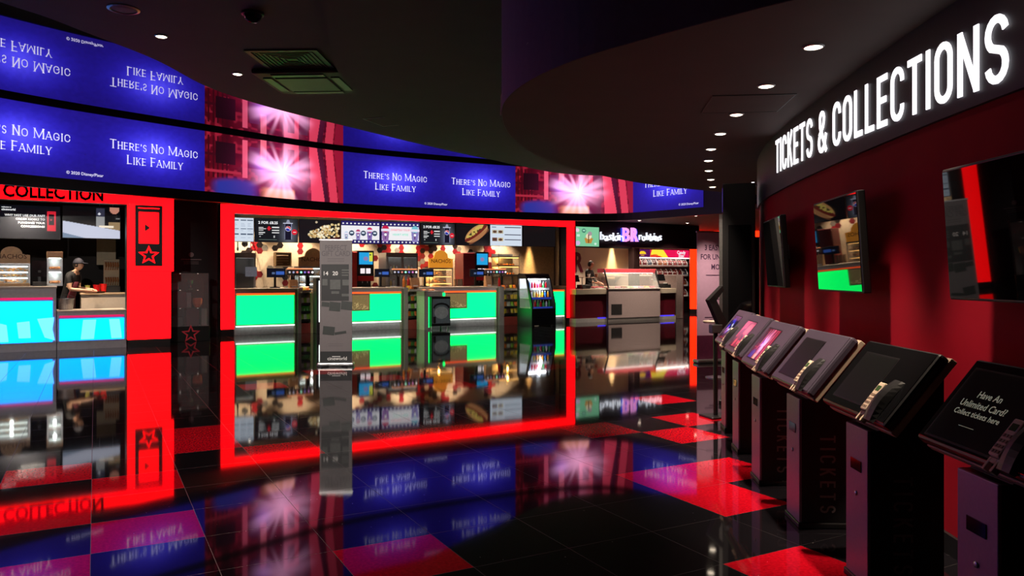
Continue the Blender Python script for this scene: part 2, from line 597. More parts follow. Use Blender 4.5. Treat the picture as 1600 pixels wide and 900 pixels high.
M_MAGENTA = mat('pink_light_strip', rgb(220, 20, 90), .3, emit=(1, .01, .16), es=.75, var=0)
M_KICK = mat('white_kick_light', (1, 1, 1), .3, emit=(.92, 1, .95), es=1.7, var=0)
M_LAMP = mat('warm_lamp', (1, 1, 1), .3, emit=(1, .82, .62), es=9.0, var=0)
M_LAMPOFF = mat('unlit_lamp', rgb(120, 112, 124), .7, var=.2)

# ---- floor: square black granite tiles, some of them red
FA = math.radians(28.5)
TS = .54
FC, FS = math.cos(FA), math.sin(FA)
def tile_ij(u, v):
    Y = F * CAM_H / (v - HV)
    X = (u - 800) / F * Y
    s, d = X * FC + Y * FS, -X * FS + Y * FC
    return int(math.floor((s - TO[0]) / TS)), int(math.floor((d - TO[1]) / TS))
TO = (-.02, 3.33 - 10 * TS)
def red_tiles():
    out = set()
    for u, v in ((40, 812), (165, 827), (30, 890), (160, 772), (290, 677), (60, 745), (345, 692), (615, 687), (718, 673), (811, 664), (927, 673),
                 (1073, 682), (1060, 765), (1120, 740), (1120, 790), (1150, 765), (1033, 618), (527, 580), (624, 587), (1219, 888), (1180, 893), (562, 873),
                 (480, 690), (960, 560), (700, 600), (1090, 655), (420, 600), (870, 575)):
        out.add(tile_ij(u, v))
    return out
RED_T = red_tiles()

def tile_material(name, col, sparkle):
    m = bpy.data.materials.new(name)
    m.use_nodes = True
    nt = m.node_tree
    b = nt.nodes['Principled BSDF']
    b.inputs['IOR'].default_value = 1.42
    tc = nt.nodes.new('ShaderNodeTexCoord')
    # fine bright flecks in the stone
    vo = nt.nodes.new('ShaderNodeTexVoronoi')
    vo.inputs['Scale'].default_value = 24
    lt = nt.nodes.new('ShaderNodeMath'); lt.operation = 'LESS_THAN'; lt.inputs[1].default_value = .055
    sp = nt.nodes.new('ShaderNodeSeparateColor')
    gt = nt.nodes.new('ShaderNodeMath'); gt.operation = 'GREATER_THAN'; gt.inputs[1].default_value = .86
    mu = nt.nodes.new('ShaderNodeMath'); mu.operation = 'MULTIPLY'
    nt.links.new(tc.outputs['Object'], vo.inputs['Vector'])
    nt.links.new(vo.outputs['Distance'], lt.inputs[0])
    nt.links.new(vo.outputs['Color'], sp.inputs['Color'])
    nt.links.new(sp.outputs[0], gt.inputs[0])
    nt.links.new(lt.outputs[0], mu.inputs[0])
    nt.links.new(gt.outputs[0], mu.inputs[1])
    # joints: object coordinates are laid along the tiles
    sx = nt.nodes.new('ShaderNodeSeparateXYZ')
    nt.links.new(tc.outputs['Object'], sx.inputs[0])
    edges = []
    for ax in (0, 1):
        a = nt.nodes.new('ShaderNodeMath'); a.operation = 'DIVIDE'; a.inputs[1].default_value = TS
        p = nt.nodes.new('ShaderNodeMath'); p.operation = 'PINGPONG'; p.inputs[1].default_value = .5
        l = nt.nodes.new('ShaderNodeMath'); l.operation = 'LESS_THAN'; l.inputs[1].default_value = .0028
        nt.links.new(sx.outputs[ax], a.inputs[0]); nt.links.new(a.outputs[0], p.inputs[0]); nt.links.new(p.outputs[0], l.inputs[0])
        edges.append(l)
    mx = nt.nodes.new('ShaderNodeMath'); mx.operation = 'MAXIMUM'
    nt.links.new(edges[0].outputs[0], mx.inputs[0]); nt.links.new(edges[1].outputs[0], mx.inputs[1])
    nz = nt.nodes.new('ShaderNodeTexNoise'); nz.inputs['Scale'].default_value = 60; nz.inputs['Detail'].default_value = 4
    nt.links.new(tc.outputs['Object'], nz.inputs['Vector'])
    rp = nt.nodes.new('ShaderNodeValToRGB')
    rp.color_ramp.elements[0].position, rp.color_ramp.elements[1].position = .35, .7
    rp.color_ramp.elements[0].color = (*[c * .75 for c in col], 1)
    rp.color_ramp.elements[1].color = (*[c * 1.25 for c in col], 1)
    nt.links.new(nz.outputs['Fac'], rp.inputs['Fac'])
    c1 = nt.nodes.new('ShaderNodeMix'); c1.data_type = 'RGBA'
    nt.links.new(mu.outputs[0], c1.inputs['Factor']); nt.links.new(rp.outputs['Color'], c1.inputs['A'])
    c1.inputs['B'].default_value = (*sparkle, 1)
    c2 = nt.nodes.new('ShaderNodeMix'); c2.data_type = 'RGBA'
    nt.links.new(mx.outputs[0], c2.inputs['Factor']); nt.links.new(c1.outputs['Result'], c2.inputs['A'])
    c2.inputs['B'].default_value = (.016, .014, .014, 1)
    nt.links.new(c2.outputs['Result'], b.inputs['Base Color'])
    ro = nt.nodes.new('ShaderNodeMapRange')
    ro.inputs['To Min'].default_value = .042; ro.inputs['To Max'].default_value = .5
    nt.links.new(mx.outputs[0], ro.inputs['Value']); nt.links.new(ro.outputs[0], b.inputs['Roughness'])
    return m
M_TILE = tile_material('black_granite_tile', (.007, .006, .008), (.55, .5, .5))
M_TILER = tile_material('red_granite_tile', (.46, .003, .012), (.9, .4, .4))
fl = MB()
for i in range(-34, 66):
    for j in range(-18, 74):
        fl.add([(i * TS, j * TS, 0), ((i + 1) * TS, j * TS, 0), ((i + 1) * TS, (j + 1) * TS, 0), (i * TS, (j + 1) * TS, 0)], [(0, 1, 2, 3)], 1 if (i, j) in RED_T else 0)
floor = struct('floor', fl, [M_TILE, M_TILER], 'polished black granite floor with scattered red tiles', fix=False)
floor.rotation_euler = (0, 0, FA)
floor.location = (TO[0] * FC - TO[1] * FS, TO[0] * FS + TO[1] * FC, 0)

# ---- the red ticket wall, a curve down the right side
WALL = Path([(2.25, -4), (2.2, -1), (2.19, 1.5), (2.2, 3.55), (2.25, 4.55), (2.33, 5.5), (2.5, 7.0), (2.7, 8.2), (3.1, 9.6), (3.8, 11.0), (5.2, 12.3), (7.5, 13.0)], 12)
struct('wall_right', strip(MB(), WALL, 0, WALL.len, 0, 3.8, 0, .15, 110), M_WALLRED, 'curved red wall behind the ticket kiosks', smooth=False)
sb = strip(MB(), WALL, 0, WALL.len - 2.6, 2.2, 2.75, -.025, -.001, 100)
struct('trim_1', sb, M_BAND, 'dark band along the top of the red wall behind the white sign letters')
struct('baseboard_right', strip(MB(), WALL, 0, WALL.len, 0, .1, -.02, -.001, 100), M_BLACK, 'black baseboard under the red wall')

# ---- ceilings
LOW = [(2.6, 2.7), (1.9, 3.36), (1.38, 3.76), (.886, 4.25), (.4, 4.8), (.088, 5.4), (-.06, 6.0), (-.08, 6.6), (-.04, 7.2), (0.06, 7.8), (.3, 8.7), (.81, 9.76), (1.4, 10.6), (1.95, 11.25), (2.7, 11.9), (3.6, 12.5), (5.0, 13.2), (8.2, 13.8)]
lp = Path(LOW, 6)
lowpts = [(p.x, p.y) for p in lp.p] + [(9, 13.8), (9, 2.7)]
struct('ceiling_low', MB().prism(lowpts, 2.75, 3.79), M_CEIL2, 'low dark bulkhead ceiling over the ticket kiosks')
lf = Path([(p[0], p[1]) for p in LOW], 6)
struct('lightened_strip', strip(MB(), lf, .2, lf.len - .5, 2.752, 3.69, -.004, -.0005, 110), mat('bulkhead_painted_light', rgb(124, 120, 134), .7, var=.05), 'low bulkhead side face, coloured lighter as if lit by the video screen')  # added strip, its lighter colour imitates screen light on the bulkhead side
edge_px = [(-60, -22), (0, 3), (70, 26), (130, 49), (240, 92), (330, 138), (430, 170), (540, 197), (660, 226), (780, 252), (900, 273)]
ep = Path([ceil_pt(u, v, 3.8) for u, v in edge_px] + [(4.6, 18.3), (9.5, 18.3)], 6)
midpts = [(p.x, p.y) for p in ep.p] + [(9.5, -4.5), (-4.8, -4.5), (-4.9, 4.5)]
struct('ceiling_middle', MB().prism(midpts, 3.8, 4.36), M_CEIL, 'dark grey middle ceiling with air vents')
raft_px = [(505, -60), (508, 0), (514, 60), (524, 105), (540, 126), (561, 147), (598, 181), (645, 206), (690, 224), (760, 247), (840, 262)]
rp_ = Path([ceil_pt(u, v, 3.7) for u, v in raft_px] + [(4.0, 16.5), (9.4, 16.5)], 6)
struct('ceiling_raft', MB().prism([(p.x, p.y) for p in rp_.p] + [(9.4, 0.5), (-1.6, 0.5)], 3.7, 3.795), M_CEIL, 'dark rounded ceiling raft beside the air vents')
struct('ceiling_mirror', MB().box(-15, 9.5, -4.5, 24, 4.38, 4.42), M_MIRROR, 'mirror finish ceiling above the curved video screen')
# soffit over the shops, behind the screen
LEDP = Path([(-11.1, 5.2), (-10.3, 8.6), (-8.37, 12.55), (-6.17, 15.42), (-3.95, 17.97), (.09, 20.38), (1.73, 20.93), (2.5, 20.98), (3.13, 20.72), (3.97, 19.86), (4.72, 18.94), (5.3, 18.1)], 14)
sof = [(p.x, p.y) for p in [LEDP.at(LEDP.len * i / 60, -.12)[0] for i in range(61)]]
struct('ceiling_soffit', MB().prism(sof + [(10.5, 18.1), (14, 34), (-6, 34), (-24, 20), (-16, 5.2)], 3.1, 3.2), M_CEIL2, 'grey soffit ceiling over the shop fronts')

# pale tube painted as the highlight on the tip of the low bulkhead
eg = MB(); eg.tube([(.115, 5.33, 3.02), (.04, 5.56, 2.985), (-.03, 5.85, 2.93), (-.085, 6.2, 2.85), (-.095, 6.5, 2.76)], .005)
struct('bulkhead_highlight', eg, mat('pale_edge', rgb(190, 186, 176), .5), 'thin pale line painted as a highlight round the bulkhead tip')

# ---- enclosing walls, mostly out of sight
struct('wall_rear', MB().box(-15, 9.5, -4.6, -4.5, 0, 4.4), M_DARK, 'dark rear wall of the lobby')
struct('wall_left', MB().box(-15.1, -15, -4.5, 12, 0, 4.4), M_DARK, 'dark left wall of the lobby')
struct('wall_far', MB().box(7.2, 14, 33.0, 33.1, 0, 3.1), M_DARK, 'dark far wall past the orange red portal')

# shop walls in the shop frame
def swall(name, s0, s1, d0, d1, z0, z1, m, label):
    o = MB().box(s0, s1, d0, d1, z0, z1).build(name, m)
    o.rotation_euler = (0, 0, A)
    return tag(o, label, 'room', None, 'structure')
swall('wall_partition', 1.95, 3.5, 18.86, 19.0, 0, 3.1, M_BLACK, 'black wall between the two red portals')
swall('wall_shop_side', 3.3, 3.42, 19.0, 22.2, 0, 3.1, M_DARK, 'dark side wall inside the snack shop')
swall('wall_collection_back', -9, 1.95, 20.2, 20.3, 0, 3.1, M_DARK, 'dark back wall of the order collection counter')
swall('wall_collection_side', 1.95, 2.05, 16.9, 20.2, 0, 3.1, M_DARK, 'dark side wall beside the order collection counter')
o = MB().prism([(13.40, 19.13), (15.22, 22.0), (15.34, 22.0), (13.52, 19.13)], 0, 3.1).build('wall_shop_end', mat('brown_maroon_paint', rgb(50, 22, 26), .6, var=.08))
o.rotation_euler = (0, 0, A)
tag(o, 'dark maroon slanting wall end beside the right red column', 'room', None, 'structure')
M_BRWALL = mat('cream_wall_paint', rgb(208, 190, 172), .7, var=.04, scale=3)
swall('wall_parlour_back', 15.36, 18.66, 21.6, 21.7, 0, 3.1, M_BRWALL, 'cream back wall of the ice cream parlour')
swall('wall_candy_back', 18.67, 22.6, 22.6, 22.7, 0, 3.1, M_MAROON, 'maroon back wall behind the pick and mix')
swall('wall_candy_side', 22.5, 22.6, 20.0, 22.6, 0, 3.1, M_MAROON, 'maroon side wall past the pick and mix')

# ================================================================== the curved video screen
SZ0, SZ1 = 3.1, 4.31
led = thing('video_screen', 'long curved blue and red video screen above the shop fronts', 'screen', (0, 0, 0))
strip(MB(), LEDP, 0, LEDP.len, SZ0 - .2, SZ0 - .005, -.10, .03, 120).build('lower_fascia', M_BLACK, led)
strip(MB(), LEDP, 0, LEDP.len, SZ1 + .005, 4.38, -.1, .02, 120).build('upper_fascia', M_BLACK, led)
strip(MB(), LEDP, 0, LEDP.len, SZ0 - .004, SZ1 + .004, -.10, -.012, 120).build('screen_housing', M_BLACK, led)
M_LED = screen_mat('led_picture', E_LED, .3)
a2 = LEDP.near(-6.17, 15.42)
a3 = LEDP.near(-3.95, 17.97)
a4 = LEDP.near(.09, 20.38)
a5 = LEDP.near(3.25, 20.6)
a6 = LEDP.near(4.72, 18.94)
lb = a4 - a3
def led_map(s0, s1):
    def fn(x, y):
        p, _ = LEDP.at(s0 + (s1 - s0) * x, .0)
        return (p.x, p.y, SZ0 + (SZ1 - SZ0) * y)
    return fn
def led_text(panel, s0, cx, lines=2):
    mb = MB()
    def fnl(z0):
        def fn(x, y, z):
            p, _ = LEDP.at(s0 + cx + x, .012 + z)
            return (p.x, p.y, SZ0 + z0 + y)
        return fn
    stroke_text(mb, "THERE'S NO MAGIC", .135, fnl(.635), w=.62, t=.125, gap=.2, space=.5, serif=True, big=1.25, center=True, total=1.68)
    stroke_text(mb, 'LIKE FAMILY', .135, fnl(.375), w=.62, t=.125, gap=.2, space=.5, serif=True, big=1.25, center=True, total=1.06)
    mb.build('lettering', M_LEDTEXT, panel, fix=False)
def led_small(panel, s0, cx):
    mb = MB()
    def fn(x, y, z):
        p, _ = LEDP.at(s0 + cx + x, .012)
        return (p.x, p.y, SZ0 + .085 + y)
    put_text(mb, '\u00a9 2020 Disney/Pixar', .075, fn, off=.004)
    mb.build('lettering', M_LEDTEXT, panel, fix=False)
cv = caption_blue(240, 70, lb, 1.21, (1.36, 3.72))
for s0, nm in ((a2 - lb, 'blue screen panel on the left'), (a3, 'blue screen panel in the middle')):
    p = picture(cv, 'screen_panel', M_LED, led, led_map(s0, s0 + lb))
    p['label'] = nm
    led_text(p, s0, 1.36); led_text(p, s0, 3.72); led_small(p, s0, 2.45)
wd = a6 - a5
p = picture(caption_blue(120, 70, wd, 1.21, (1.15,)), 'screen_panel', M_LED, led, led_map(a5, a6))
p['label'] = 'short blue screen panel at the right end'
led_text(p, a5, 1.2); led_small(p, a5, wd - .45)
for s0, s1, nm in ((a2, a3, 'red and pink screen panel with a burst of light, left of the middle'), (a4, a5, 'red and pink screen panel with a burst of light, right of the middle'),
                   (max(.2, a2 - lb - 3.3), a2 - lb, 'red and pink screen panel past the left end of the view')):
    p = picture(blast(250, 90), 'screen_panel', M_LED, led, led_map(s0, s1))
    p['label'] = nm

# ================================================================== tickets and collections sign
sg = thing('wall_sign', 'white glowing TICKETS & COLLECTIONS letters high on the red wall', 'sign', (0, 0, 0))
sT = WALL.near(2.54, 7.35)
def sign_fn(x, y, z):
    p, _ = WALL.at(sT - x, -.03 - z)
    return (p.x, p.y, 2.256 + .03 * (p.y - 3.4) + y)
mbs = {}
hh, tot = .31, 3.98
# one mesh per letter
probe = MB()
L_ = stroke_text(probe, 'TICKETS & COLLECTIONS', hh, lambda x, y, z: (x, y, z), w=.5, t=.118, gap=.15, space=.3)
kx = tot / L_
x = 0.0
wid = {'I': .118, 'N': .525, '&': .6, 'T': .475, 'E': .43, 'L': .41}
for ch in 'TICKETS & COLLECTIONS':
    if ch == ' ':
        x += .3
        continue
    one = MB()
    x0 = x * hh * kx
    stroke_text(one, ch, hh, lambda X, y, z: sign_fn(x0 + X * kx, y, z), w=.5, t=.118, gap=.15, depth=.006)
    one.build('letter', M_LETTER_WHITE, sg)
    x += wid.get(ch, .5) + .15

# ================================================================== ticket kiosks
M_KBODY = mat('kiosk_black', rgb(20, 19, 22), .45, var=.1)
M_KFRONT = mat('kiosk_grey_front', rgb(140, 124, 152), .42, metal=.35, var=.05, scale=60)
M_KHEAD = mat('kiosk_head_grey', rgb(72, 64, 78), .38, metal=.2, var=.05)
M_KCREAM = mat('kiosk_back_plate', rgb(170, 150, 130), .5, var=.05)
M_KTEXT = mat('kiosk_grey_lettering', rgb(120, 110, 112), .5, var=0)
M_KEYPAD = mat('keypad_cream', rgb(222, 200, 176), .45, var=.04)
M_OFFSCREEN = mat('dark_display', (.008, .009, .009), .3, ior=1.35, var=0)
M_KTXTLIT = mat('kiosk_caption', (1, 1, 1), .4, emit=(.55, .6, .4), es=.22, var=0)
M_KSCR = screen_mat('kiosk_picture', .85)

KS = .385
def H(a, b, c):
    return (.622 * a - .783 * c, b, .752 + .783 * a + .622 * c)
def slab(mb, a0, a1, b0, b1, c0, c1, bev=.012, mi=0):
    bm = bmesh.new()
    bmesh.ops.create_cube(bm, size=1)
    for p in bm.verts:
        p.co = Vector(((a0 + a1) / 2 + p.co.x * (a1 - a0), (b0 + b1) / 2 + p.co.y * (b1 - b0), (c0 + c1) / 2 + p.co.z * (c1 - c0)))
    bv = min(bev, .45 * min(a1 - a0, b1 - b0, c1 - c0))
    if bv > .0005:
        bmesh.ops.bevel(bm, geom=bm.edges[:], offset=bv, segments=2, affect='EDGES', profile=.5)
    for p in bm.verts:
        p.co = Vector(H(*p.co))
    return mb.bm(bm, mi)

def make_kiosk(label, kind, loc, rz):
    t = thing('ticket_kiosk', label, 'kiosk', loc, rz, 'ticket kiosks along the red wall')
    # post with a slanted top under the head
    MB().prism([(.012, 0), (.33, 0), (.33, .97), (.235, .99), (.045, .715), (.012, .715)], -.118, .118, 'y').build('post', M_KBODY, t)
    MB().rbox(-.002, .014, -.116, .116, .004, .715, .004).build('front_panel', M_KFRONT, t)['label'] = 'grey metal front panel'
    sl = MB().box(-.006, .004, -.055, .055, .515, .565)
    sl.build('card_slot', M_GLOSSBLACK, t)
    lk = MB()
    lk.lathe([(.011, 0), (.011, .006), (.005, .008)], 12, T=Matrix.Translation((-.002, 0, .41)) @ Matrix.Rotation(-PI / 2, 4, 'Y'))
    lk.build('lock', M_STEEL, t)
    MB().rbox(-.01, .345, -.128, .128, 0, .03, .006).build('foot_plate', M_KBODY, t)
    tx = MB()
    zz = .515
    stroke_text(tx, 'TICKETS', .085, lambda x, y, z: (.11 + y, -.1195, zz - x), w=.42, t=.12, gap=.3, total=.43)
    tx.build('lettering', M_KTEXT, t, fix=False)
    slab(MB(), -.002, KS + .012, -.33, .33, -.035, -.0045, .004).build('back_plate', M_KCREAM, t)['label'] = 'cream plate edging the back of the slanted head'
    hd = MB()
    slab(hd, 0, KS, -.34, .34, -.004, .045, .014)
    hd.build('head', M_KHEAD if kind != 'dark' and kind != 'text' else M_KBODY, t)
    slab(MB(), .012, KS - .012, -.325, .325, .044, .0475, .001).build('bezel', M_KHEAD if kind not in ('dark', 'text') else M_GLOSSBLACK, t)
    # inset display
    a0, a1, b0, b1 = (.055, .31, -.07, .25)
    if kind == 'text': a0, a1, b0, b1 = .03, .335, -.12, .29
    slab(MB(), a0 - .008, a1 + .008, b0 - .008, b1 + .008, .047, .0485, .0003).build('display_frame', M_BLACK, t)
    if kind in ('blast', 'red', 'blue'):
        if kind == 'blast':
            cv = blast(80, 60, 5, .8)
        elif kind == 'red':
            cv = Canvas(60, 45, rgb(150, 30, 50))
            n = vnoise(cv.X * 6, cv.Y * 5, 21)
            cv.mix(smooth(.45, .6, n), rgb(240, 70, 90)); cv.rect(0, 0, .2, .35, rgb(50, 14, 28)).rect(.5, .25, .75, .5, rgb(90, 20, 40)).disc(.7, .7, .22, rgb(250, 110, 110), .1)
        else:
            cv = Canvas(60, 45, rgb(14, 8, 24))
            n = vnoise(cv.X * 7, cv.Y * 6, 33)
            cv.disc(.4, .55, .3, rgb(50, 50, 230), .1); cv.disc(.55, .5, .16, rgb(240, 240, 255), .06); cv.disc(.3, .35, .14, rgb(240, 120, 220), .08); cv.mix(smooth(.6, .7, n), rgb(30, 20, 90))
        picture(cv, 'display', M_KSCR, t, lambda x, y: H(a0 + (a1 - a0) * y, b1 + (b0 - b1) * x, .0495))
    else:
        slab(MB(), a0, a1, b0, b1, .048, .0495, .0003).build('display', M_OFFSCREEN, t)
    if kind == 'text':
        tx = MB()
        for s_, a_, h_ in (('Have An', .222, .040), ('Unlimited Card?', .178, .040), ('Collect tickets here', .142, .033)):
            put_text(tx, s_, h_, lambda x, y, z: H(a_ + y, .10 - x, .0505), off=.012)
        slab(tx, .098, .0995, .06, .15, .0502, .0505, 0)
        tx.build('lettering', M_KTXTLIT, t, fix=False)['label'] = 'pale lettering reading Have An Unlimited Card? Collect tickets here'
    # card reader at the user's right hand
    rd = MB()
    # privacy hood
    hood = []
    n = 9
    for i in range(n + 1):
        q = i / n
        hh_ = .008 + .034 * math.sin(PI * min(1, .12 + q * .8)) ** 1.1
        hood.append((-.005 + .215 * q, hh_))
    vs_, fs_ = [], []
    for (a, c) in hood:
        for b, k in ((-.172, .2), (-.182, .85), (-.21, 1.0), (-.245, .8), (-.26, .15)):
            vs_.append(H(a, b, .044 + c * k))
    for i in range(n):
        for j in range(4):
            fs_.append((i * 5 + j, i * 5 + j + 1, (i + 1) * 5 + j + 1, (i + 1) * 5 + j))
    fs_ += [tuple(range(5)), tuple(n * 5 + j for j in range(5))]
    rd.add(vs_, fs_)
    rd.build('card_reader', M_KBODY, t)
    kp = MB()
    slab(kp, .03, .178, -.168, -.112, .047, .070, .006)
    kpo = kp.build('keypad', M_KEYPAD, t)
    kpo['label'] = 'cream card payment keypad'
    slab(MB(), .130, .158, -.157, -.123, .0695, .0712, .001).build('keypad_screen', mat('keypad_screen', rgb(70, 96, 60), .2, var=0), kpo)
    ky = MB()
    for i in range(4):
        for j in range(3):
            slab(ky, .040 + .021 * i, .052 + .021 * i, -.160 + .0150 * j, -.150 + .0150 * j, .0695, .0722, .001)
    ky.build('keys', mat('keypad_keys', rgb(150, 126, 110), .5, var=0), kpo)
    sl = MB()
    slab(sl, -.02, .028, -.166, -.153, .03, .056, .002)
    slab(sl, -.02, .028, -.125, -.112, .03, .056, .002)
    slab(sl, .010, .028, -.153, -.125, .03, .056, .002)
    sl.build('card_slot', M_KEYPAD, t)
    return t

kspots = [((1.95, 7.15), 'blue', 'farthest ticket kiosk, blue and pink picture on its screen, beside the black totem'),
          ((1.81, 6.3), 'red', 'ticket kiosk with a red picture on its screen, second from the black totem'),
          ((1.68, 5.38), 'blast', 'ticket kiosk with a bright pink burst of light on its screen, third from the totem'),
          ((1.61, 4.5), 'off', 'ticket kiosk with a black screen in a grey head, beside the pink lit one'),
          ((1.575, 3.62), 'dark', 'ticket kiosk with a dark screen and black head, nearest but one'),
          ((1.595, 2.75), 'text', 'nearest ticket kiosk with Have An Unlimited Card? on its black screen')]
for i, ((x, y), kind, lab) in enumerate(kspots):
    s = WALL.near(x + .63, y)
    _, tn = WALL.at(s)
    th = math.atan2(tn.x, tn.y) * .8
    c = (x - math.sin(th) * .118, y - math.cos(th) * .118)
    make_kiosk(lab, kind, (c[0], c[1], 0), -th)

# ---- wall monitors, switched off
M_MONBACK = mat('monitor_casing', rgb(16, 15, 17), .5, var=.1)
M_MONGLASS = mat('monitor_glass', (.004, .004, .005), .02, ior=1.65, var=0)
def monitor(label, p0, p1, z0, z1):
    """p0 far end and p1 near end of the face in plan"""
    v = Vector(p0) - Vector(p1)
    L = v.length
    rz = math.atan2(-v.x, v.y)
    t = thing('wall_monitor', label, 'monitor', (p1[0], p1[1], z0), rz, 'switched off monitors on the red wall')
    t.rotation_euler = (0, math.radians(-3.6), rz)
    h = z1 - z0
    MB().rbox(.004, .05, 0, L, 0, h, .006).build('casing', M_MONBACK, t)
    MB().box(-.001, .004, .012, L - .012, .012, h - .012).build('display', M_MONGLASS, t)
    MB().rbox(.05, .075, L * .2, L * .8, h * .15, h * .85, .01).build('rear_cover', M_MONBACK, t)
    s = WALL.near(p1[0], (p0[1] + p1[1]) / 2)
    pw, _ = WALL.at(s)
    MB().box(.075, max(.1, abs(pw.x - (p0[0] + p1[0]) / 2) + .0), L * .42, L * .58, h * .4, h * .6).build('wall_bracket', M_STEEL, t)
    return t
monitor('dark monitor on the red wall farthest from the view, seen nearly edge on', (2.42, 7.28), (2.26, 6.37), 1.3, 1.91)
monitor('dark monitor on the red wall reflecting the green counters, in the middle', (2.175, 5.45), (2.08, 4.55), 1.295, 1.91)
monitor('dark monitor on the red wall above the nearest kiosks, at the right edge', (2.026, 3.56), (2.02, 2.62), 1.29, 1.89)

# ---- tall black totem at the end of the kiosks
tt = thing('display_totem', 'tall black glass fronted totem beyond the last ticket kiosk', 'totem', (2.28, 8.32, 0), -.30)
MB().rbox(0.0, .34, .02, .62, 0, 2.40, .008).build('cabinet', M_KBODY, tt)
MB().rbox(-.03, .0, .04, .60, .62, 2.02, .004).build('glass_door', M_GLOSSBLACK, tt)
fr = MB()
for z0, z1 in ((.58, .62), (2.02, 2.07)): fr.box(-.035, .0, .02, .62, z0, z1)
for y0, y1 in ((.02, .04), (.60, .62)): fr.box(-.035, .0, y0, y1, .58, 2.07)
fr.build('door_frame', M_STEEL, tt)
cvt = Canvas(20, 20, rgb(70, 50, 170)); cvt.disc(.5, .6, .3, rgb(190, 170, 240), .1)
picture(cvt, 'display', M_KSCR, tt, lambda x, y: (-.004, .06 + .52 * x, 2.1 + .26 * y))
MB().box(.06, .30, .016, .021, .7, 1.95).build('side_glass', M_GLOSSBLACK, tt)
MB().rbox(-.04, .36, 0, .64, 0, .05, .01).build('base', M_KBODY, tt)

# ================================================================== red light box portals
def portal(label, d, s0, s1, wl, wr, zb, zt, m, pl=.147, depth=.32, rz=A, loc=None, left=True, right=True):
    L = s1 - s0
    t = thing('portal_frame', label, 'light box frame', loc if loc is not None else W(s0, d), rz)
    if left:
        MB().box(0, wl, .022, depth, pl, zb).build('column', M_BLACK, t)
        MB().rbox(0, wl, 0, .021, pl, zb - .0, .004).build('light_face', m, t)
        MB().box(.01, wl - .01, .02, depth, 0, pl).build('plinth', M_BLACK, t)
    if right:
        MB().box(L - wr, L, .022, depth, pl, zb).build('column', M_BLACK, t)
        MB().rbox(L - wr, L, 0, .021, pl, zb, .004).build('light_face', m, t)
        MB().box(L - wr + .01, L - .01, .02, depth, 0, pl).build('plinth', M_BLACK, t)
    MB().box(0, L, .022, depth, zb, zt).build('beam', M_BLACK, t)
    MB().rbox(0, L, 0, .021, zb, zt, .004).build('light_face', m, t)
    for k, on in ((0, left), (1, right)):
        if on:
            MB().box(*((wl, wl + .012) if k == 0 else (L - wr - .012, L - wr)), .004, depth, pl, zb).build('edge_trim', M_BLACK, t)
    return t

DL = 16.72
sl0 = sz(199, 0, DL)[0]; sl1 = sz(267, 0, DL)[0]
pt = portal('red glowing portal of the order collection counter at far left', DL, -6.5, sl1, .5, sl1 - sl0, 2.80, 3.08, M_REDLIT, left=False)
# the wider upper sign box with its kiosk picture
sb0 = sz(204, 0, DL)[0]; sb1 = sz(271, 0, DL)[0]
o0 = -6.5
zt_ = sz(235, 311, DL)[1]; zb_ = sz(268, 424, DL)[1]
MB().rbox(sl0 - o0 + .03, sb1 - o0, -.05, -.002, zb_, 3.04, .006).build('sign_box', M_REDLIT, pt)
def on_left(u, v):
    s, z = sz(u, v, DL - .06)
    return s - o0, z
dec = MB()
x0, z1_ = on_left(211, 320); x1, z0_ = on_left(254, 416)
dec.rbox(x0, x1, -.062, -.051, z0_, z1_, .004)
dob = dec.build('kiosk_decal', M_BLACK, pt); dob['label'] = 'black decal of an order kiosk with a red star'
dr = MB()
a, b = on_left(217, 331), on_left(248, 381)
dr.box(a[0], b[0], -.066, -.0621, b[1], a[1])
a, b = on_left(216, 324), on_left(249, 327)
dr.box(a[0], b[0], -.066, -.0621, b[1], a[1])
sc = on_left(232.5, 399)
def star(cx, cz, R, r=.42):
    return [(cx + (R if i % 2 == 0 else R * r) * math.sin(i * PI / 5), cz + (R if i % 2 == 0 else R * r) * math.cos(i * PI / 5)) for i in range(10)]
def star_ring(mb, cx, cz, R, t, y, mi=0):
    L, Rr = ribbon([Vector(p) for p in star(cx, cz, R)], t, True)
    n = len(L)
    mb.add([(p.x, y, p.y) for p in L] + [(p.x, y, p.y) for p in Rr], [(i, (i + 1) % n, n + (i + 1) % n, n + i) for i in range(n)], mi)
star_ring(dr, sc[0], sc[1], .17, .028, -.0645)
dr.build('decal_lights', M_REDLIT, dob)
tri = MB()
c = on_left(230, 356)
tri.prism([(c[0] - .045, c[1] - .08), (c[0] + .055, c[1]), (c[0] - .045, c[1] + .08)], -.068, -.0661, 'y')
tri.build('arrow', M_BLACK, dob)
tx = MB()
xr, zr = on_left(163, 300)
V, Fc = txt('ORDER COLLECTION', .33, off=.035, align='RIGHT', ext=.008)
tx.add([(xr + x * .80, -.012 - z, 2.845 + y) for x, y, z in V], Fc)
tx.build('lettering', M_BLACK, pt, fix=False)['label'] = 'black letters reading ORDER COLLECTION'

DM = 18.8
sm0, sm1 = sz(345, 0, DM)[0], sz(898.5, 0, DM)[0]
swl = sz(366, 0, DM)[0] - sm0
swr = sm1 - sz(885.5, 0, DM)[0]
portal('large red glowing portal framing the snack shop in the middle', DM, sm0, sm1, swl, swr, 2.87, 3.08, M_REDLIT)
# the orange red portal turned towards the lobby, far right
pr = portal('orange red glowing portal beyond the ice cream parlour at far right', 0, 0, 3.4, .44, .44, 2.86, 3.08, M_REDLIT2, rz=math.radians(-6), loc=(6.72, 29.0, 0))

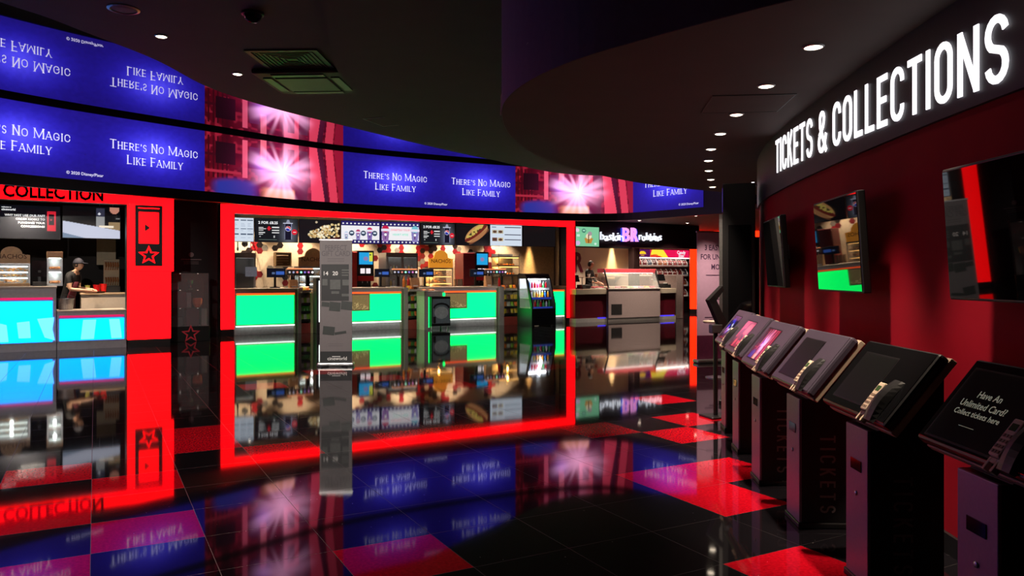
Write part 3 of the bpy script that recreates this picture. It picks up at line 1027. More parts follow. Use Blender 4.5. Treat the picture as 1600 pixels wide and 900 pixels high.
# ================================================================== order collection counter
DC = 16.78
def counter_panel(mb, x0, x1, z0, z1, y=-.012):
    return mb.rbox(x0, x1, y, .0, z0, z1, .004)
sA, sB, sC = -5.5, sz(88, 0, DC)[0], sz(197.5, 0, DC)[0]
t = thing('service_counter', 'counter with a large cyan glowing front at far left under ORDER COLLECTION', 'counter', W(sA, DC), A)
L1 = sB - sA
MB().box(0, L1, .0, .72, .15, 1.165).build('body', M_GREYLAM, t)
MB().rbox(-.01, L1 + .01, -.03, .75, 1.165, 1.205, .008).build('worktop', M_CREAM, t)
MB().box(0, L1, .03, .70, 0, .15).build('plinth', M_GREYLAM, t)
cp = counter_panel(MB(), .1, L1 - .06, .165, .93).build('light_panel', M_CYAN, t); cp['label'] = 'cyan glowing front panel'
g = MB()
xx = [on_left(u, 0)[0] + o0 - sA for u in (-32, -12, 2, 13, 26, 48, 60, 76)]
g.prism([(xx[2] - .15, .19), (xx[3], .19), (xx[3] - .03, .5), (xx[2] - .08, .55)], -.0145, -.0125, 'y')
g.build('pale_graphic', M_CYANP, cp)
g = MB()
g.prism([(xx[4] + .03, .25), (xx[5], .25), (xx[5] - .02, .56), (xx[4], .54)], -.0145, -.0125, 'y')
g.build('pale_graphic', M_CYANP, cp)
g = MB()
g.prism([(xx[6] + .1, .25), (xx[7] + .1, .19), (xx[7] + .06, .4), (xx[6] + .25, .62), (xx[6] - .02, .6)], -.0145, -.0125, 'y')
g.build('pale_graphic', M_CYANP, cp)
counter_panel(MB(), .1, L1 - .06, .955, .995).build('light_strip', M_MAGENTA, t)
t = thing('service_counter', 'low counter with a small cyan glowing front beside the left red column', 'counter', W(sB, DC), A)
L2 = sC - sB
MB().box(0.012, L2, .0, .72, .15, .71).build('body', M_GREYLAM, t)
MB().rbox(0.012, L2, -.02, .74, .71, .745, .008).build('worktop', M_CREAM, t)
MB().box(0.012, L2, .03, .70, 0, .15).build('plinth', M_GREYLAM, t)
cp = counter_panel(MB(), .05, L2 - .04, .17, .585).build('light_panel', M_CYAN, t); cp['label'] = 'cyan glowing front panel'
g = MB()
g.prism([(.4, .19), (.62, .19), (.66, .56), (.44, .56)], -.0145, -.0125, 'y')
g.build('pale_graphic', M_CYANP, cp)
g = MB()
g.prism([(.92, .19), (1.1, .19), (1.06, .56), (.88, .56)], -.0145, -.0125, 'y')
g.build('pale_graphic', M_CYANP, cp)
counter_panel(MB(), .05, L2 - .04, .61, .645).build('light_strip', M_MAGENTA, t)

sD0, sD1 = sz(127, 0, 18.45)[0], sz(198, 0, 18.45)[0]
t = thing('prep_counter', 'cream staff counter behind the low cyan counter', 'counter', W(sD0, 18.45), A)
MB().box(0, sD1 - sD0, 0, .7, 0.08, 1.0).build('body', M_CREAM, t)
MB().rbox(-.02, sD1 - sD0 + .02, -.03, .72, 1.0, 1.04, .008).build('worktop', mat('tan_laminate', rgb(190, 160, 128), .4, var=.06), t)
MB().box(.03, sD1 - sD0 - .03, .04, .68, 0, .08).build('plinth', M_GREYDARK, t)

# ---- display builder for flat wall screens in the shop frame
M_MENU = screen_mat('menu_picture', .95)
M_MENUHOUSE = mat('screen_housing', rgb(20, 20, 24), .4, var=.05)
def board(label, loc, w_, h_, cv, texts=(), rz=A, group=None, name='menu_screen', cat='screen'):
    t = thing(name, label, cat, loc, rz, group)
    MB().rbox(0, w_, 0.006, .07, 0, h_, .004).build('housing', M_MENUHOUSE, t)
    picture(cv, 'display', M_MENU, t, lambda x, y: (.012 + (w_ - .024) * x, 0.002, .012 + (h_ - .024) * y))
    if texts:
        mb = MB()
        for s_, x, y, h, al in texts:
            put_text(mb, s_, h * h_, lambda X, Y_, z: (x * w_ + X, 0.0, y * h_ + Y_), align=al, off=.03)
        mb.build('lettering', M_SCREENTEXT, t, fix=False)
    return t
dS = 18.05
c0, wv, z0, z1 = item(-62, 95, 319, 373, dS)
cv = Canvas(120, 60, rgb(10, 12, 20), asp=2)
cv.rect(.865, .24, .955, .84, rgb(235, 40, 60)).rect(.878, .42, .94, .76, rgb(20, 16, 24)).rect(.875, .79, .945, .81, rgb(120, 10, 20)).rect(.900, .56, .915, .6, rgb(200, 60, 80))
board('left order collection screen reading WHY NOT USE OUR FAST ORDER KIOSKS', W(c0 - wv / 2, dS, z0), wv, z1 - z0, cv,
      [('WHY NOT USE OUR FAST', .835, .66, .085, 'RIGHT'), ('ORDER KIOSKS TO', .835, .555, .085, 'RIGHT'), ('PURCHASE YOUR', .835, .45, .085, 'RIGHT'), ('CONCESSIONS?', .835, .345, .085, 'RIGHT'),
       ('welcome to', .395, .90, .05, 'LEFT'), ('cineworld', .395, .82, .085, 'LEFT')])
c0, wv, z0, z1 = item(97, 188.5, 322, 373, dS)
cv = Canvas(100, 60, rgb(8, 9, 12), asp=1.8)
cv.poly([(0, 0), (1, 0), (1, .26), (0, .53)], rgb(200, 205, 225)).poly([(0, 0), (.38, 0), (0, .16)], rgb(120, 140, 165))
cv.rect(.58, .36, .72, .70, rgb(150, 150, 150)).rect(.58, .70, .72, .95, rgb(50, 52, 70)).disc(.63, .78, .04, rgb(220, 220, 230)).disc(.90, .95, .16, rgb(190, 130, 110)).rect(.8, .28, 1, .52, rgb(150, 125, 90)).rect(.63, .35, .88, .40, rgb(250, 235, 210)).rect(.93, .62, .99, .66, rgb(120, 120, 120))
cv.poly([(0, 0), (1, 0), (1, .26), (0, .53)], rgb(200, 205, 225)).poly([(0, 0), (.38, 0), (0, .16)], rgb(120, 140, 165))
board('right order collection screen with a pale slanting shape', W(c0 - wv / 2, dS, z0), wv, z1 - z0, cv)

# ---- warmers and machines, each stands on a worktop
M_GLASS = mat('cabinet_glass', (.9, .95, .95), .02, trans=.0, alpha=.12, var=0)
M_TANWOOD = mat('tan_board', rgb(200, 160, 112), .5, var=.1)
M_COOLLIGHT = mat('cool_shelf_light', (1, 1, 1), .3, emit=(.85, 1, .92), es=5.0, var=0)
M_WARMLIGHT = mat('warm_shelf_light', (1, 1, 1), .3, emit=(1, .5, .12), es=4.0, var=0)
M_NACHO = mat('nacho_chips', rgb(222, 150, 50), .7, var=.3, scale=60)
def headboard(w_, h_):
    pts = [(0, 0), (w_, 0), (w_, h_ * .5)]
    pts += [(w_ * .5 + w_ * .29 * math.cos(PI * k / 12), h_ * .56 + h_ * .44 * math.sin(PI * k / 12)) for k in range(13)]
    pts += [(0, h_ * .5)]
    return pts
def cabinet_lamp(parent, p, watts, col):
    ld = bpy.data.lights.new('cabinet_lamp', 'POINT')
    ld.energy, ld.color, ld.shadow_soft_size = watts, col, .03
    lo = bpy.data.objects.new('cabinet_lamp', ld)
    COL.objects.link(lo)
    lo.location = p
    lo.parent = parent
def nacho_warmer(label, u0, u1, v0, v1, d, warm, dep=.5, vm=.42, z_base=None):
    c0, wv, z0, z1 = item(u0, u1, v0, v1, d)
    if z_base is not None: z0 = z_base
    h_ = z1 - z0
    t = thing('nacho_warmer', label, 'food warmer', W(c0 - wv / 2, d, z0), A)
    zh = h_ * (1 - vm)
    hb = MB().prism(headboard(wv, h_ * vm), .02, .06, 'y', T=Matrix.Translation((0, 0, zh))).build('sign_board', mat('amber_backlit_board', rgb(220, 150, 50), .5, emit=(1, .36, .03), es=.55, var=.1) if warm else M_TANWOOD, t)
    mb = MB()
    put_text(mb, 'NACHOS', wv * .2, lambda x, y, z: (wv / 2 + x, .017, zh + h_ * vm * .28 + y), off=.01)
    mb.build('lettering', mat('brown_lettering', rgb(96, 62, 36), .6, var=0), hb, fix=False)
    fr = MB()
    for x in (0, wv - .025):
        for y in (0, dep - .025): fr.box(x, x + .025, y, y + .025, .05, zh)
    fr.box(0, wv, 0, dep, zh - .03, zh); fr.box(0, wv, dep - .015, dep, .05, zh)
    fr.build('frame', M_STEEL, t)
    MB().rbox(0, wv, 0, dep, 0, .06, .01).build('base', M_TANWOOD, t)
    lit = M_WARMLIGHT if warm else M_COOLLIGHT
    for k in range(3):
        zz = .06 + (zh - .1) * (k + 1) / 3
        sh = MB().box(.025, wv - .025, .04, dep - .03, zz - .012, zz).build('shelf', M_STEEL, t)
        MB().box(.04, wv - .04, .05, .08, zz - .03, zz - .012).build('shelf_light', lit, sh)
    for k in range(3):
        zz = .061 + (zh - .1) * k / 3
        rnd = random.Random(k + int(u0))
        ch = MB()
        for q in range(46):
            x, y = rnd.uniform(.06, wv - .06), rnd.uniform(.08, dep - .08)
            hz = zz + rnd.uniform(.01, .09) * (zh / .6)
            r = .035
            a = rnd.uniform(0, 6.28)
            tl = rnd.uniform(-.6, .6)
            ch.add([(x + r * math.cos(a + i * 2.094), y + r * math.sin(a + i * 2.094) * math.cos(tl), hz + r * math.sin(a + i * 2.094) * math.sin(tl)) for i in range(3)], [(0, 1, 2)])
        cn = ch.build('nacho_chips', M_NACHO, t)
        cn['kind'] = 'stuff'
        cabinet_lamp(t, (wv / 2, .16, .06 + (zh - .1) * (k + .8) / 3), 5.0 if warm else 1.0, (1, .40, .08) if warm else (.9, 1, .95))
    MB().box(.025, wv - .025, .004, .01, .06, zh - .03).build('glass', M_GLASS, t)
    return t
nacho_warmer('nacho warmer with a tan NACHOS sign board and cold white shelves at far left', -12, 47, 385, 447.5, 17.0, False, z_base=1.206)

def food_cabinet(label, u0, u1, v0, v1, d, warm, tiers=2, dep=.45, z_base=None, top=True):
    c0, wv, z0, z1 = item(u0, u1, v0, v1, d)
    if z_base is not None: z0 = z_base
    h_ = z1 - z0
    t = thing('hot_food_cabinet', label, 'food warmer', W(c0 - wv / 2, d, z0), A)
    fr = MB()
    for x in (0, wv - .02):
        for y in (0, dep - .02): fr.box(x, x + .02, y, y + .02, 0, h_)
    for k in range(tiers + 1):
        zz = (h_ - .12) * k / tiers
        fr.box(0, wv, 0, dep, zz, zz + .035)
    fr.box(0, wv, dep - .012, dep, 0, h_)
    fr.build('frame', M_STEEL, t)
    if top:
        MB().rbox(-.004, wv + .004, -.004, dep, h_ - .12, h_, .006).build('header', M_TANWOOD, t)
    lit = M_WARMLIGHT if warm else M_COOLLIGHT
    for k in range(tiers):
        zz = (h_ - .12) * (k + 1) / tiers
        MB().box(.03, wv - .03, .03, .07, zz - .02, zz - .001).build('shelf_light', lit, t)
        tr = MB()
        rnd = random.Random(k + int(u0) * 3)
        for q in range(6):
            x = .05 + (wv - .1) * (q + .5) / 6
            tr.ball((x, dep * .5, (h_ - .12) * k / tiers + .075), .035, sc=(1, 2.2, .9), sub=1)
        cabinet_lamp(t, (wv / 2, .10, zz - .06), 5.0 if warm else 1.2, (1, .46, .1) if warm else (.9, 1, .95))
        tr.build('hot_snacks', mat('baked_snack', rgb(200, 120, 50), .6, var=.25, scale=30), t)['kind'] = 'stuff'
    MB().box(.02, wv - .02, .002, .008, .035, h_ - .13).build('glass', M_GLASS, t)
    return t
food_cabinet('tall narrow hot food cabinet with cold white light behind the cyan counter', 73.5, 98, 393, 447.5, 17.05, False, z_base=1.206)
# dark cash register between the warmers
c0, wv, z0, z1 = item(50, 73, 414, 448, 17.0)
t = thing('till_terminal', 'dark till terminal between the nacho warmer and the narrow cabinet', 'till', W(c0 - wv / 2, 17.0, 1.206), A)
MB().rbox(0, wv, .1, .4, 0, .08, .01).build('base', M_BLACK, t)
MB().box(wv * .4, wv * .6, .22, .28, .08, .3).build('stand', M_BLACK, t)
MB().prism([(.20, .18), (.23, .18), (.31, .48), (.28, .48)], 0, wv, 'x').build('display_back', M_GLOSSBLACK, t)
# hanging board, churro stand and cups on the staff counter
c0, wv, z0, z1 = item(151, 181, 373, 414, 19.6)
t = thing('notice_board', 'plain beige board hanging behind the staff counter', 'board', W(c0 - wv / 2, 19.6, z0), A)
MB().rbox(0, wv, 0, .03, 0, z1 - z0, .005).build('panel', mat('beige_board', rgb(178, 166, 140), .6, var=.04), t)
rr = MB()
for x in (.06, wv - .06): rr.tube([(x, .015, z1 - z0 - .01), (x, .015, 3.1 - z0)], .006)
rr.build('hanging_wires', M_STEEL, t)
c0, wv, z0, z1 = item(163, 188, 405, 447, 18.7)
t = thing('churro_stand', 'rack of brown twisted churros on a black base', 'stand', W(c0 - wv / 2, 18.7, 1.041), A)
h_ = z1 - 1.041
MB().rbox(0, wv, 0, .3, 0, .14, .01).build('base', M_BLACK, t)
MB().rbox(0, wv, .24, .27, .14, h_, .008).build('back_panel', mat('beige_board', rgb(178, 166, 140), .6), t)
bar = MB()
for zz in (.32, h_ - .06): bar.tube([(.01, .2, zz), (wv - .01, .2, zz)], .008)
bar.build('rail', M_STEEL, t)
for r_, zz in ((0, h_ - .06), (1, .33)):
    for k in range(6):
        x = .04 + (wv - .08) * k / 5
        MB().tube([(x, .17, zz), (x + .01, .16, zz - .08), (x - .005, .165, zz - .17)], [.016, .02, .014], 7).build('churro', mat('churro_brown', rgb(150, 92, 46), .7, var=.2, scale=50), t)
c0, wv, z0, z1 = item(149, 161, 438, 452, 18.6)
def cup(name, label, loc, r, h, m, lidm=None, group=None):
    o = MB().lathe([(r * .72, 0), (r, h), (r * 1.06, h), (r * 1.06, h + .008)], 14).build(name, m, None, loc)
    return tag(o, label, 'cup', group)
cup('popcorn_tub', 'red paper tub on the staff counter, nearest the low counter', W(c0 - .05, 18.55, 1.041), .07, .16, M_RED)
cup('popcorn_tub', 'red paper tub on the staff counter, just behind the nearest one', W(c0 + .08, 18.66, 1.041), .07, .18, mat('bright_red_card', rgb(220, 24, 20), .5))
cup('drink_cup', 'green paper cup beside the red tubs', W(c0 - .22, 18.58, 1.041), .05, .15, mat('olive_card', rgb(150, 150, 70), .5))
# bucket at the worker's feet
c0, wv, z0, z1 = item(93, 112, 463, 487, 17.35)
t = thing('bucket', 'steel bucket standing behind the low cyan counter', 'bucket', W(c0, 17.2, .746), A)
MB().lathe([(.12, 0), (.14, .20), (.15, .205), (.15, .215), (.136, .215), (.115, .02)], 20, caps=True).build('tub', M_STEEL, t, smooth=False)
hb = [(.145 * math.cos(PI * k / 10), 0, .205 + .08 * math.sin(PI * k / 10)) for k in range(11)]
MB().tube(hb, .006).build('handle', M_BLACK, t)

# ---- merchandise cabinet with a red star
c0, wv, z0, z1 = item(265, 328, 424, 546, 17.55)
t = thing('merchandise_cabinet', 'dark glass merchandise cabinet with a red star outline on its base', 'cabinet', W(c0 - wv / 2, 17.55), A)
h_ = z1
zb = sz(296, 510, 17.55)[1]
MB().rbox(0, wv, 0, .5, 0, zb, .006).build('base', mat('cabinet_green_black', rgb(30, 36, 34), .35), t)
fr = MB()
for x in (0, wv - .025):
    for y in (0, .475): fr.box(x, x + .025, y, y + .025, zb, h_)
fr.box(0, wv, 0, .5, h_ - .04, h_); fr.box(0, wv, .49, .5, zb, h_)
fr.build('frame', M_BLACK, t)
MB().box(.025, wv - .025, .004, .009, zb, h_ - .04).build('glass_door', M_GLASS, t)
shz = [zb, zb + (h_ - zb) * .34, zb + (h_ - zb) * .67]
for zz in shz[1:]:
    MB().box(.02, wv - .02, .02, .48, zz - .012, zz).build('shelf', mat('shelf_glass', rgb(60, 66, 64), .1), t)
st = MB()
star_ring(st, wv * .52, zb * .5, .17, .03, -.004)
st.build('star_decal', mat('dull_red_vinyl', rgb(170, 40, 50), .5, emit=(.6, .03, .05), es=.12), t, fix=False)
ll = MB()
for zz in (h_ - .045, shz[1] - .014, shz[2] - .014):
    for x in (.28, .72): ll.lathe([(.014, 0), (.014, -.006)], 10, c=(wv * x, .12, zz))
ll.build('shelf_lamps', mat('tiny_lamp', (1, 1, 1), emit=(1, .85, .75), es=1.6, var=0), t)
cab_o = W(c0 - wv / 2, 17.55)
def cabp(x, y, z): return W(c0 - wv / 2 + x, 17.55 + y, z)
def merch_box(label, x, y, z, w_, d_, h, m):
    o = MB().rbox(-w_ / 2, w_ / 2, -d_ / 2, d_ / 2, 0, h, .006).build('gift_box', m, None, cabp(x, y, z), A)
    tag(o, label, 'box', 'boxes in the merchandise cabinet')
M_WINE = mat('wine_card', rgb(84, 20, 40), .5)
M_PALE = mat('pale_card', rgb(130, 120, 122), .5)
merch_box('wine red box on the middle shelf of the merchandise cabinet', wv * .28, .2, shz[1], .24, .2, .34, M_WINE)
merch_box('pale slim box on the middle shelf beside the wine red box', wv * .5, .2, shz[1], .09, .14, .32, M_PALE)
merch_box('dark red box on the bottom shelf of the merchandise cabinet', wv * .58, .2, shz[0], .26, .2, .38, M_WINE)
merch_box('pale slim box at the right end of the bottom cabinet shelf', wv * .88, .2, shz[0], .11, .16, .38, M_PALE)
merch_box('grey box at the left end of the top cabinet shelf', wv * .14, .2, shz[2], .16, .16, .14, M_PALE)
merch_box('dark box at the left end of the bottom cabinet shelf', wv * .2, .2, shz[0], .22, .18, .2, M_GREYDARK)
tag(MB().lathe([(.05, 0), (.052, .01), (.012, .03), (.012, .09), (.04, .13), (.055, .2), (.05, .2)], 14).build('trophy_cup', M_STEEL, None, cabp(wv * .55, .2, shz[2])), 'small steel goblet on the top shelf of the merchandise cabinet', 'goblet')
tag(MB().lathe([(.05, 0), (.09, .07), (.1, .16), (.09, .2)], 16).build('gift_bowl', mat('copper_glaze', rgb(200, 110, 80), .3), None, cabp(wv * .72, .2, shz[1])), 'copper coloured bowl on the middle shelf of the merchandise cabinet', 'bowl')
# small emblem on the black wall above it
em = thing('wall_plaque', 'small white emblem and lines on the black wall above the merchandise cabinet', 'plaque', W(sz(299, 0, 18.83)[0], 18.85, sz(299, 398, 18.83)[1]), A)
MB().lathe([(.055, 0), (.055, .008)], 20, T=Matrix.Rotation(PI / 2, 4, 'X')).build('emblem', mat('dull_white_vinyl', rgb(150, 140, 140), .5), em)
m_ = MB()
for k, (a_, zz) in enumerate(((.22, -.12), (.16, -.17), (.16, -.21))): m_.box(-a_, a_, -.004, 0, zz, zz + (.022 if k == 0 else .01))
m_.build('caption_lines', mat('dull_white_vinyl'), em)

# ================================================================== snack shop: counters
D0 = 18.76
def snack_counter(label, u0, u1, window=None, dep=.7, z_w=1.10, part_u=None):
    s0, s1 = sz(u0, 0, D0)[0], sz(u1, 0, D0)[0]
    L = s1 - s0
    t = thing('service_counter', label, 'counter', W(s0, D0), A, 'green lit snack counters')
    MB().box(0, L, .0, dep, .22, z_w - .04).build('body', M_GREYLAM, t)
    MB().rbox(-.01, L + .01, -.03, dep + .02, z_w - .04, z_w, .008).build('worktop', M_CREAM, t)
    MB().box(.0, L, .09, dep, 0, .22).build('plinth', mat('pale_plinth', rgb(170, 168, 166), .35), t)
    MB().box(.03, L - .03, .0, .06, .19, .219).build('kick_light', M_KICK, t)
    st = counter_panel(MB(), .03, L - .03, .945, .985).build('light_strip', M_ORANGE, t)
    pw = L - .08
    if window is None:
        p = counter_panel(MB(), .04, L - .06, .245, .93).build('light_panel', M_GREEN, t)
    else:
        xw = L * window
        mb = MB().rbox(xw, L - .06, -.012, 0, .245, .93, .004)
        mb.rbox(.04, xw + .004, -.012, 0, .245, .50, .004)
        p = mb.build('light_panel', M_GREEN, t)
        wd_ = MB()
        wd_.box(.05, xw - .01, -.012, -.002, .515, .53); wd_.box(.05, xw - .01, -.012, -.002, .915, .93)
        wd_.box(.05, .065, -.012, -.002, .515, .93); wd_.box(xw - .025, xw - .01, -.012, -.002, .515, .93)
        wo = wd_.build('display_window', M_STEEL, t)
        rnd = random.Random(int(u0))
        pp = MB()
        for q in range(150):
            x = rnd.uniform(.09, xw - .05)
            hmax = .58 + .16 * math.sin(PI * (x - .05) / (xw - .06))
            pp.ball((x, rnd.uniform(-.016, -.004), rnd.uniform(.54, hmax)), rnd.uniform(.008, .014), sub=1)
        MB().box(.06, xw - .02, -.003, -.001, .525, .92).build('window_back', mat('olive_glowing_back', rgb(150, 130, 86), .3, emit=(.30, .22, .09), es=.5), wo)  # glow in the material stands in for lighting inside the window
        pp.build('popcorn', mat('popcorn_glowing', rgb(240, 220, 160), .8, var=.15, emit=(.5, .42, .22), es=.35), wo)['kind'] = 'stuff'  # popcorn glows faintly itself, in place of light falling on it
    p['label'] = 'green glowing front panel'
    MB().rbox(L - .04, L, -.02, dep, .0, z_w - .04, .006).build('end_panel', mat('green_grey_panel', rgb(150, 150, 124), .45), t)
    return t
snack_counter('snack counter with a plain green glowing front beside the left red column', 367, 463)
snack_counter('snack counter with a popcorn window in its green front, behind the grey banner', 520, 629, .52)
snack_counter('snack counter with a small window in its green front, behind the waste bin', 655, 777, .60)
snack_counter('short green fronted snack counter half hidden by the drinks chiller', 846, 883.5)

# ---- snack racks with packets
M_RACK = mat('rack_grey', rgb(170, 164, 156), .45, var=.06)
M_RACKPOST = mat('rack_post', rgb(206, 200, 150), .4, var=.05)
PCOL = [mat('packet_green', rgb(70, 150, 60), .35), mat('packet_yellow', rgb(206, 180, 50), .35), mat('packet_orange', rgb(220, 120, 40), .35), mat('packet_white', rgb(206, 206, 196), .35), mat('packet_lime', rgb(140, 190, 60), .35), mat('packet_brown', rgb(90, 50, 34), .35)]
def pillow(w_, h_, t_):
    mb = MB()
    nx, nz = 6, 7
    for sd in (-1, 1):
        vs_ = []
        for j in range(nz + 1):
            for i in range(nx + 1):
                a, b = i / nx, j / nz
                q = (math.sin(PI * a) * math.sin(PI * min(1, max(0, (b - .07) / .86)))) ** .6 if 0 < a < 1 and .07 < b < .93 else 0
                vs_.append(((a - .5) * w_ * (1 - .06 * math.sin(PI * b)), sd * (q * t_ / 2 + .0006), b * h_))
        mb.add(vs_, [(j * (nx + 1) + i, j * (nx + 1) + i + 1, (j + 1) * (nx + 1) + i + 1, (j + 1) * (nx + 1) + i) for j in range(nz) for i in range(nx)])
    return mb
_pk = {}
def packet(loc, rz, mi, label, group, tilt=-.25):
    if mi not in _pk:
        o = pillow(.105, .165, .045).build('snack_packet', PCOL[mi], None, None, 0)
        _pk[mi] = o
    else:
        o = _pk[mi].copy()
        COL.objects.link(o)
    o.location = loc
    o.rotation_euler = (tilt, 0, rz)
    return tag(o, label, 'snack packet', group)
CN = ['green', 'yellow', 'orange', 'white', 'lime', 'brown']
ORD = ['first', 'second', 'third', 'fourth', 'fifth', 'sixth', 'seventh', 'eighth', 'ninth', 'tenth', 'eleventh', 'twelfth']
def snack_rack(label, u0, u1, ds, where, cols, seed, top_red=False):
    ds = 18.64
    s0, s1 = sz(u0, 0, D0)[0] + .01, sz(u1, 0, D0)[0] - .01
    L = s1 - s0
    t = thing('snack_rack', label, 'rack', W(s0, ds), A, 'snack racks between the counters')
    pxw = L * .24
    MB().box(0, pxw, .06, .62, 0, 1.09).build('side_panel', M_RACK, t)
    MB().box(pxw, L, .40, .44, 0, 1.02).build('back_panel', M_RACK, t)
    MB().rbox(L - .05, L, -.03, .44, 0, .98, .006).build('post', M_RACKPOST, t)
    MB().box(pxw, L - .05, .02, .40, 0, .24).build('red_base', mat('faded_red_panel', rgb(150, 60, 50), .5), t)
    zs = [.30, .50, .70]
    for zz in zs:
        sh = MB().box(pxw, L - .05, .03, .40, zz - .015, zz)
        sh.box(pxw, L - .05, .02, .032, zz - .015, zz + .04)
        sh.build('shelf', M_BLACK, t)
    top = MB().box(pxw, L - .05, .0, .40, .985, 1.0)
    top.box(pxw, L - .05, -.01, .0, .985, 1.05)
    top.build('top_tray', M_RACK, t)
    rnd = random.Random(seed)
    per = max(3, int((L - .05 - pxw) / .1))
    for r, zz in enumerate(zs):
        for k in range(per):
            x = pxw + (L - .05 - pxw) * (k + .5) / per
            mi = cols[(k * 2 + r * 3 + seed) % len(cols)]
            lv = ['bottom', 'middle', 'top'][r]
            packet(W(s0 + x, ds + .085, zz + .003), A, mi, f'{ORD[k]} packet from the left on the {lv} shelf of the {where}, {CN[mi]}', 'packets on the ' + where)
    for k in range(per):
        x = pxw + (L - .05 - pxw) * (k + .5) / per
        mi = [2, 5, 1][(k + seed) % 3]
        packet(W(s0 + x, ds + .12, 1.003), A, mi, f'{ORD[k]} packet from the left in the top tray of the {where}, {CN[mi]}', 'packets on the ' + where, tilt=-.6)
    return t
snack_rack('slim snack rack between the plain green counter and the grey banner', 463.5, 487, 18.45, 'slim snack rack', [0, 4, 0, 3], 1)
snack_rack('snack rack between the popcorn window counter and the waste bin', 629.5, 656, 18.45, 'middle snack rack', [0, 3, 2, 4], 2)
snack_rack('snack rack with orange and yellow packets beside the drinks chiller', 777.5, 811, 18.45, 'right snack rack', [2, 1, 3, 1, 4, 5], 3)

# lit bottle column behind the banner
c0, wv, z0, z1 = item(497, 505, 437, 505, 18.3)
t = thing('cooler_column', 'slim lit display column showing beside the grey banner', 'display', W(c0 - .1, 18.3), A)
MB().rbox(0, .36, .02, .3, 0, 1.35, .01).build('body', M_GREYDARK, t)
MB().rbox(.06, .10, .0, .022, .28, 1.28, .006).build('light_tube', mat('cool_tube', (1, 1, 1), emit=(.9, 1, .95), es=2.2, var=0), t)
MB().rbox(.12, .32, .0, .02, .25, .62, .004).build('light_panel', M_GREEN, t)

# ---- waste bin with a grey surround
c0, wv, z0, z1 = item(663, 703, 455, 524, 18.1)
t = thing('waste_bin', 'dark waste bin with a picture panel under a grey canopy frame', 'bin', W(c0 - wv / 2, 18.1), A)
fr = MB().box(0, wv * .16, 0, .48, 0, z1)
fr.box(0, wv * .78, 0, .48, z1 - .13, z1)
fr.build('canopy', M_RACK, t)
MB().rbox(wv * .24, wv * .98, -.06, .46, .09, z1 - .14, .01).build('body', mat('bin_black', rgb(22, 24, 24), .35), t)
MB().box(wv * .17, wv * .2, .01, .06, .06, z1 - .15).build('light_edge', M_GREEN, t)
MB().rbox(wv * .72, wv * .80, -.02, .03, z1 - .13, z1 - .045, .004).build('green_lamp', M_GREEN, t)
pb = MB().rbox(wv * .28, wv * .95, -.072, -.061, .16, z1 - .2, .003).build('picture_panel', mat('slate_poster', rgb(110, 126, 130), .4, var=.1), t)
g = MB()
zz = z1 - .36
xm = wv * .615
g.prism([(xm - .24 * math.cos(a * PI / 12), zz + .14 * math.sin(a * PI / 12) - .08) for a in range(13)] + [(xm + .19 * math.cos(a * PI / 12), zz + .10 * math.sin(a * PI / 12) - .09) for a in range(13)], -.0745, -.073, 'y')
g.box(wv * .29, wv * .40, -.0745, -.073, .17, .34)
g.build('dark_graphic', mat('poster_black', rgb(14, 14, 14), .5), pb)
g = MB()
g.prism([(xm + .2 * math.cos(a * PI / 12), .44 + .16 * math.sin(a * PI / 12)) for a in range(24)], -.0745, -.073, 'y')
g.build('pale_graphic', mat('poster_grey', rgb(170, 180, 178), .5), pb)
for x in (wv * .3, wv * .9):
    for y in (.02, .40): MB().lathe([(.025, 0), (.025, .09)], 10, c=(x, y, 0)).build('caster', M_STEEL, t)
# sweets on the bin canopy
for k in range(4):
    packet(W(c0 - wv * .34 + k * .1, 18.3, z1 + .022), A + .3 * k, 5 if k == 1 else 2, f'{ORD[k]} packet from the left lying on the waste bin canopy', 'packets on the waste bin canopy', tilt=-1.45)

# ---- open drinks chiller
c0, wv, z0, z1 = item(831, 868.5, 427, 518, 17.6)
t = thing('drinks_chiller', 'black open fronted drinks chiller with lit shelves of bottles', 'chiller', W(c0 - wv / 2, 17.6), A)
h_ = z1
D_ = .75
side = [(0, .0), (D_, .0), (D_, h_ - .06), (D_ - .08, h_), (.36, h_ - .02), (.26, h_ - .14), (.0, .62)]
M_CHILL = mat('chiller_black', rgb(20, 18, 20), .35)
for k, x in ((0, 0), (1, wv - .04)):
    fr = MB()
    if k == 1: fr.prism(side, x, x + .04, 'x')
    else:
        # the left side is glazed above the base
        fr.prism([(0, .0), (D_, .0), (D_, .5), (0, .5)], x, x + .04, 'x')
        fr.prism([(0, .5), (.06, .5), (.32, h_ - .14), (.26, h_ - .14), (0, .62)], x, x + .04, 'x')
        fr.prism([(D_ - .07, .5), (D_, .5), (D_, h_ - .06), (D_ - .07, h_ - .06)], x, x + .04, 'x')
        fr.prism([(D_, h_ - .14), (D_, h_ - .06), (D_ - .08, h_), (.36, h_ - .02), (.26, h_ - .14)], x, x + .04, 'x')
    fr.build('side_panel', M_CHILL, t)
MB().prism([(.06, .5), (D_ - .07, .5), (D_ - .07, h_ - .14), (.32, h_ - .14)], .018, .024, 'x').build('side_glass', M_GLASS, t)
MB().prism([(.28, h_ - .15), (.36, h_ - .03), (D_ - .08, h_ - .005), (D_, h_ - .065), (D_, h_ - .15)], .04, wv - .04, 'x').build('canopy', M_CHILL, t)
bs = MB().rbox(.04, wv - .04, .01, D_, .04, .50, .01)
for k in range(5): bs.box(.08, wv - .08, .0, .012, .12 + .065 * k, .15 + .065 * k)
bs.build('base', M_CHILL, t)
MB().box(.04, wv - .04, D_ - .04, D_, .5, h_ - .1).build('back_panel', mat('chiller_white', rgb(200, 205, 215), .4), t)
